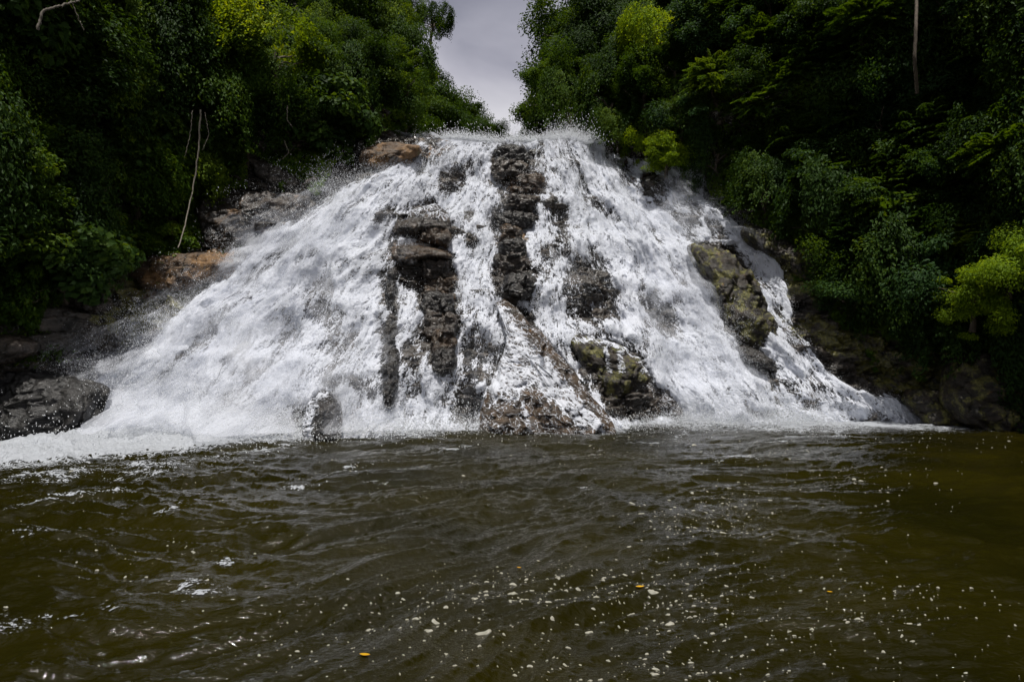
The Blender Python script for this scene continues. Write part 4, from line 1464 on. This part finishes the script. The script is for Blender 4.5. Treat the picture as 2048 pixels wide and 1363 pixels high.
LL = {'bushy': 'dark bushy tree packed into the forest on the left gorge wall', 'draped': 'creeper-draped tree in the forest on the left gorge wall',
      'open': 'loose-crowned tree in the forest on the left gorge wall', 'broad': 'broad-leaved shrub on the steep left bank',
      'feathery': 'feathery-leaved tree in the forest on the left gorge wall'}
RL = {k_: v_.replace('left', 'right') for k_, v_ in LL.items()}
kL = [('draped', 'dark'), ('bushy', 'dark'), ('bushy', 'mid'), ('open', 'dark'), ('broad', 'dark'), ('draped', 'mid')]
kR = [('feathery', 'mid'), ('bushy', 'dark'), ('bushy', 'blue'), ('open', 'dark'), ('feathery', 'dark'), ('draped', 'dark')]

# the ones that stand out, each by hand: (px, py of the foot, radius, kind, colour, label)
for (u, v, R, kind, colr, lab, nm, tall, Yd) in (
        (560, 150, 2.3, 'draped', 'lime', 'sunlit creeper-draped tree leaning out high left, its yellow-green edge catching light', 'tree', False, None),
        (430, 250, 2.2, 'draped', 'mid', 'drooping tree with bare hanging roots below it, left of the sunlit draped tree', 'tree', False, None),
        (620, 240, 1.7, 'draped', 'mid', 'ivy curtain of a tree just right of the sunlit draped tree', 'tree', False, None),
        (760, 250, 2.6, 'bushy', 'mid', 'rounded tree directly above the tawny rock at top left of the falls', 'tree', False, 37),
        (690, 120, 3.0, 'bushy', 'dark', 'big dark tree between the ivy curtain and the left skyline', 'tree', False, 38),
        (780, 190, 2.4, 'bushy', 'mid', 'tall tree whose ragged edge forms the upper left skyline', 'tree', True, 39),
        (725, 40, 2.6, 'bushy', 'dark', 'topmost dark tree where the left skyline leaves the photo', 'tree', True, 41),
        (820, 270, 2.0, 'bushy', 'mid', 'yellow-green bushy tree beside the left end of the lip', 'tree', False, 40),
        (1250, 260, 1.5, 'bushy', 'sun_painted', 'bright yellow-green shrub rising at the right end of the lip', 'shrub', False, 37),
        (1330, 285, 1.5, 'bushy', 'sun_painted', 'bright green bush overhanging the right corner of the falls', 'shrub', False, 34),
        (1275, 140, 1.5, 'draped', 'sun_painted', 'sunlit leafy column above the bright yellow-green shrub', 'tree', False, 38),
        (1300, 60, 2.0, 'draped', 'sun_painted', 'sunlit creeper column high right, reaching the top of the photo', 'tree', False, 37),
        (1130, 190, 2.8, 'open', 'dark', 'dark tree whose edge forms the right skyline', 'tree', True, 42),
        (1150, 60, 3.0, 'open', 'dark', 'tall dark tree at the top of the right skyline, sky showing through', 'tree', True, 43),
        (1100, 268, 2.4, 'bushy', 'dark', 'low dark tree beyond the lip under the right skyline', 'tree', False, 46),
        (1190, 250, 2.2, 'bushy', 'blue', 'dark bluish tree left of the bright yellow-green shrub', 'tree', False, 40),
        (1060, 285, 1.8, 'open', 'dark', 'small distant tree at the right side of the sky notch', 'tree', False, 60),
        (880, 250, 3.0, 'bushy', 'dark', 'dark rounded tree on the falling left skyline behind the ragged tall tree', 'tree', True, 50),
        (1945, 610, 1.35, 'bushy', 'sun_painted', 'sunlit bright green bush near the right frame edge above the shore', 'shrub', False, None),
        (2015, 550, 1.25, 'bushy', 'sun_painted', 'upper sunlit bush touching the right frame edge behind the bright green one', 'shrub', False, None),
        (2010, 680, 1.0, 'bushy', 'lime', 'low yellowish bush under the two sunlit bushes at the right frame edge', 'shrub', False, None),
        (1925, 480, 1.2, 'feathery', 'lime', 'light green fern-like spray above the sunlit bush at right', 'shrub', False, None),
        (1720, 110, 1.9, 'feathery', 'mid', 'sunlit feathery branches left of the pale trunk', 'tree', False, None),
        (1600, 200, 1.7, 'feathery', 'mid', 'lighter feathery tree in the middle of the right wall', 'tree', False, None),
        (1700, 480, 1.4, 'feathery', 'blue', 'spreading fern-like shrub right of the lichened ridge', 'shrub', False, None),
        (1850, 470, 1.5, 'feathery', 'blue', 'cool green fern-like shrub above and left of the sunlit bush', 'shrub', False, None),
        (340, 480, 1.1, 'broad', 'mid', 'low bright-leaved shrub just above the orange-brown slab', 'shrub', False, None),
        (210, 480, 1.4, 'broad', 'mid', 'spreading leafy shrub on the left bank above the grey rock', 'shrub', False, None),
        (60, 600, 1.2, 'broad', 'mid', 'leafy shrub at the left frame edge above the rounded grey rock', 'shrub', False, None),
        (100, 330, 1.5, 'broad', 'dark', 'large-leaved dark shrub at the left frame edge, halfway up', 'shrub', False, None)):
    if Yd is None:
        x, y, z = (hit(u, v + 40) or at_depth(u, v + 40, 38))
        y -= 1.6 if colr == 'sun_painted' else .5
        x *= (y / (y + (1.6 if colr == 'sun_painted' else .5)))
    else:
        x, y, z = at_depth(u, v, Yd)
        z = z - R * (2.2 if tall else 1.1)
    taken.append((u, v))
    tree(nm, (x, y, z), R, kind, colr, lab, None, tall=tall)

for side in (-1, 1):
    for col_ in range(3):
        for zz0 in np.arange(15.2, 33, 1.9):
            z_ = zz0 + rng.normal(0, .3)
            xe = np.interp(z_, LZ, LX) + .6 if side < 0 else np.interp(z_, RZ, RX) - .6
            x_ = xe + side * (col_ * 2.1 + rng.uniform(-.3, .5))
            y_ = float(Fbase(np.array(x_), np.array(z_)))
            R = rng.uniform(1.5, 2.2) if zz0 > 16.5 else rng.uniform(1.1, 1.4)
            lime = rng.random() < .14  # these few take the leaf colour with sunlight painted in
            kd = ('bushy', 'open', 'draped', 'bushy')[int(rng.integers(0, 4))]
            if zz0 < 17 and (col_ > 0 if side < 0 else col_ == 0):
                continue
            uu_, vv_ = project(np.array(x_), np.array(y_), np.array(z_))
            taken.append((float(uu_), float(vv_)))
            tree('tree', (x_, y_ - .1, z_ - .4), R, kd, 'lime' if lime else ('dark', 'mid')[int(rng.integers(0, 2))],
                 ('yellow-green sunlit tree' if lime else 'green tree') + ' massed along the inner edge of the ' + ('left wall beside the sky' if side < 0 else 'right wall beside the sky'),
                 ('sunlit ' if lime else '') + ('trees on the inner left edge' if side < 0 else 'trees on the inner right edge'), rz=-side * .5 + rng.normal(0, .3))

# the ridge that runs down to the notch
for i, (u, v, Yd, R) in enumerate(((852, 165, 52, 2.6), (892, 208, 58, 2.3), (930, 235, 62, 2.4), (958, 248, 68, 2.4), (980, 262, 74, 2.2), (905, 255, 56, 2.4), (940, 270, 60, 2.2), (875, 215, 54, 2.8), (995, 282, 80, 2.0))):
    x, y, z = at_depth(u, v, Yd)
    tree('tree', (x, y, z - R * 1.15), R, ('bushy', 'open')[i % 2], 'dark', 'small distant tree on the ridge running down left of the sky notch', 'distant trees on the left ridge')
for i, (u, v, Yd, R) in enumerate(((1085, 225, 50, 2.4), (1110, 130, 48, 3.0), (1120, 230, 47, 2.6), (1160, 150, 44, 2.8), (1075, 262, 56, 2.2), (1125, 30, 50, 3.2), (1200, 40, 42, 2.8), (1220, 150, 41, 2.2), (1160, 225, 44, 2.2))):
    x, y, z = at_depth(u, v, Yd)
    tree('tree', (x, y, z - R * 1.15), R, ('bushy', 'open')[i % 2], 'dark', 'dark tree massed beyond the lip on the right side of the notch', 'distant trees right of the notch')

scatter(-1, -120, 860, -160, 640, 95, 64, (1.5, 2.5), kL, 'tree', LL, 'forest on the left gorge wall')
scatter(1, 1180, 2180, -160, 760, 135, 56, (1.5, 2.4), kR, 'tree', RL, 'forest on the right gorge wall')
scatter(-1, -120, 640, 250, 640, 26, 42, (.7, 1.1), [('broad', 'mid'), ('broad', 'dark'), ('bushy', 'mid')], 'shrub',
        {'broad': 'small broad-leaved shrub low on the left bank', 'bushy': 'small bushy shrub low on the left bank'}, 'shrubs low on the left bank')
scatter(1, 1420, 2180, 330, 760, 30, 42, (.7, 1.1), [('feathery', 'mid'), ('bushy', 'dark'), ('bushy', 'mid')], 'shrub',
        {'feathery': 'small feathery shrub low on the right bank', 'bushy': 'small bushy shrub low on the right bank'}, 'shrubs low on the right bank')
# trees added higher up, above the frame, to darken the walls with shade
for side in (-1, 1):
    for _ in range(8):
        z = rng.uniform(19, 32)
        x = rng.uniform(-32, -15) if side < 0 else rng.uniform(13, 32)
        y = float(Fbase(np.array(x), np.array(z)))
        if y < 9:
            continue
        tree('tree', (x, y, z - .3), rng.uniform(2.4, 3.4), 'bushy', 'dark',
             ('leafy tree added high on the left gorge wall to shade it', 'leafy tree added high on the right gorge wall to shade it')[side > 0],
             ('added shade trees on the left', 'added shade trees on the right')[side > 0], tall=True)

# lianas and bare stems
def stem(name, pts, r0, r1, mat, label, cat, off=1.2, group=None):
    W = []
    for (u, v) in pts:
        x, y, z = hit(u, v) or at_depth(u, v, 30)
        x, y, z = at_depth(u, v, y - off)
        W.append((x, y, z))
    W = np.array(W)
    k = np.linspace(0, len(W) - 1, 40)
    path = np.stack([np.interp(k, np.arange(len(W)), W[:, i]) for i in range(3)], -1)
    ker = np.ones(5) / 5
    pad = np.concatenate([np.repeat(path[:1], 2, 0), path, np.repeat(path[-1:], 2, 0)])
    path = np.stack([np.convolve(pad[:, i], ker, 'valid') for i in range(3)], -1)
    path += rng.normal(0, .012 if r0 < .06 else .004, path.shape)
    V_, F_ = tube_arrays(path - path[0], np.linspace(r0, r1, 40), 7)
    o_ = link(name, mesh_np(name, V_, F_, mat, True), None, tuple(path[0]))
    tag(o_, label, cat, group)


stem('liana', [(402, 215), (398, 290), (388, 370), (372, 440), (356, 500)], .035, .022, M_PALEBARK, 'long pale liana hanging down to the top of the orange-brown slab', 'liana', off=2.6)
stem('liana', [(385, 220), (380, 270), (368, 320)], .02, .012, M_PALEBARK, 'short thin liana just left of the long pale one', 'liana', off=2.5)
stem('liana', [(410, 225), (418, 270), (405, 300)], .018, .012, M_PALEBARK, 'short curling liana just right of the long pale one', 'liana', off=2.6)
stem('liana', [(575, 210), (574, 240), (586, 255)], .02, .012, M_PALEBARK, 'thin looping liana under the sunlit draped tree', 'liana', off=2.4)
stem('liana', [(568, 280), (578, 305), (565, 318)], .02, .012, M_PALEBARK, 'hooked liana just above the pale folded rock', 'liana', off=1.6)
stem('bare_branch', [(75, 60), (86, 22), (120, 12), (160, 0)], .045, .028, M_GREYBARK, 'bare pale branch crossing the dark at top left', 'branch', off=3.2)
stem('bare_branch', [(140, -5), (158, 40), (168, 60)], .02, .012, M_PALEBARK, 'thin hanging twig right of the bare pale branch', 'branch', off=3.2)
stem('bare_tree', [(1834, 190), (1829, 120), (1832, 50), (1834, -30)], .065, .055, M_BARK, 'slim pale bare trunk standing up out of the right-hand foliage', 'tree', off=3.4)
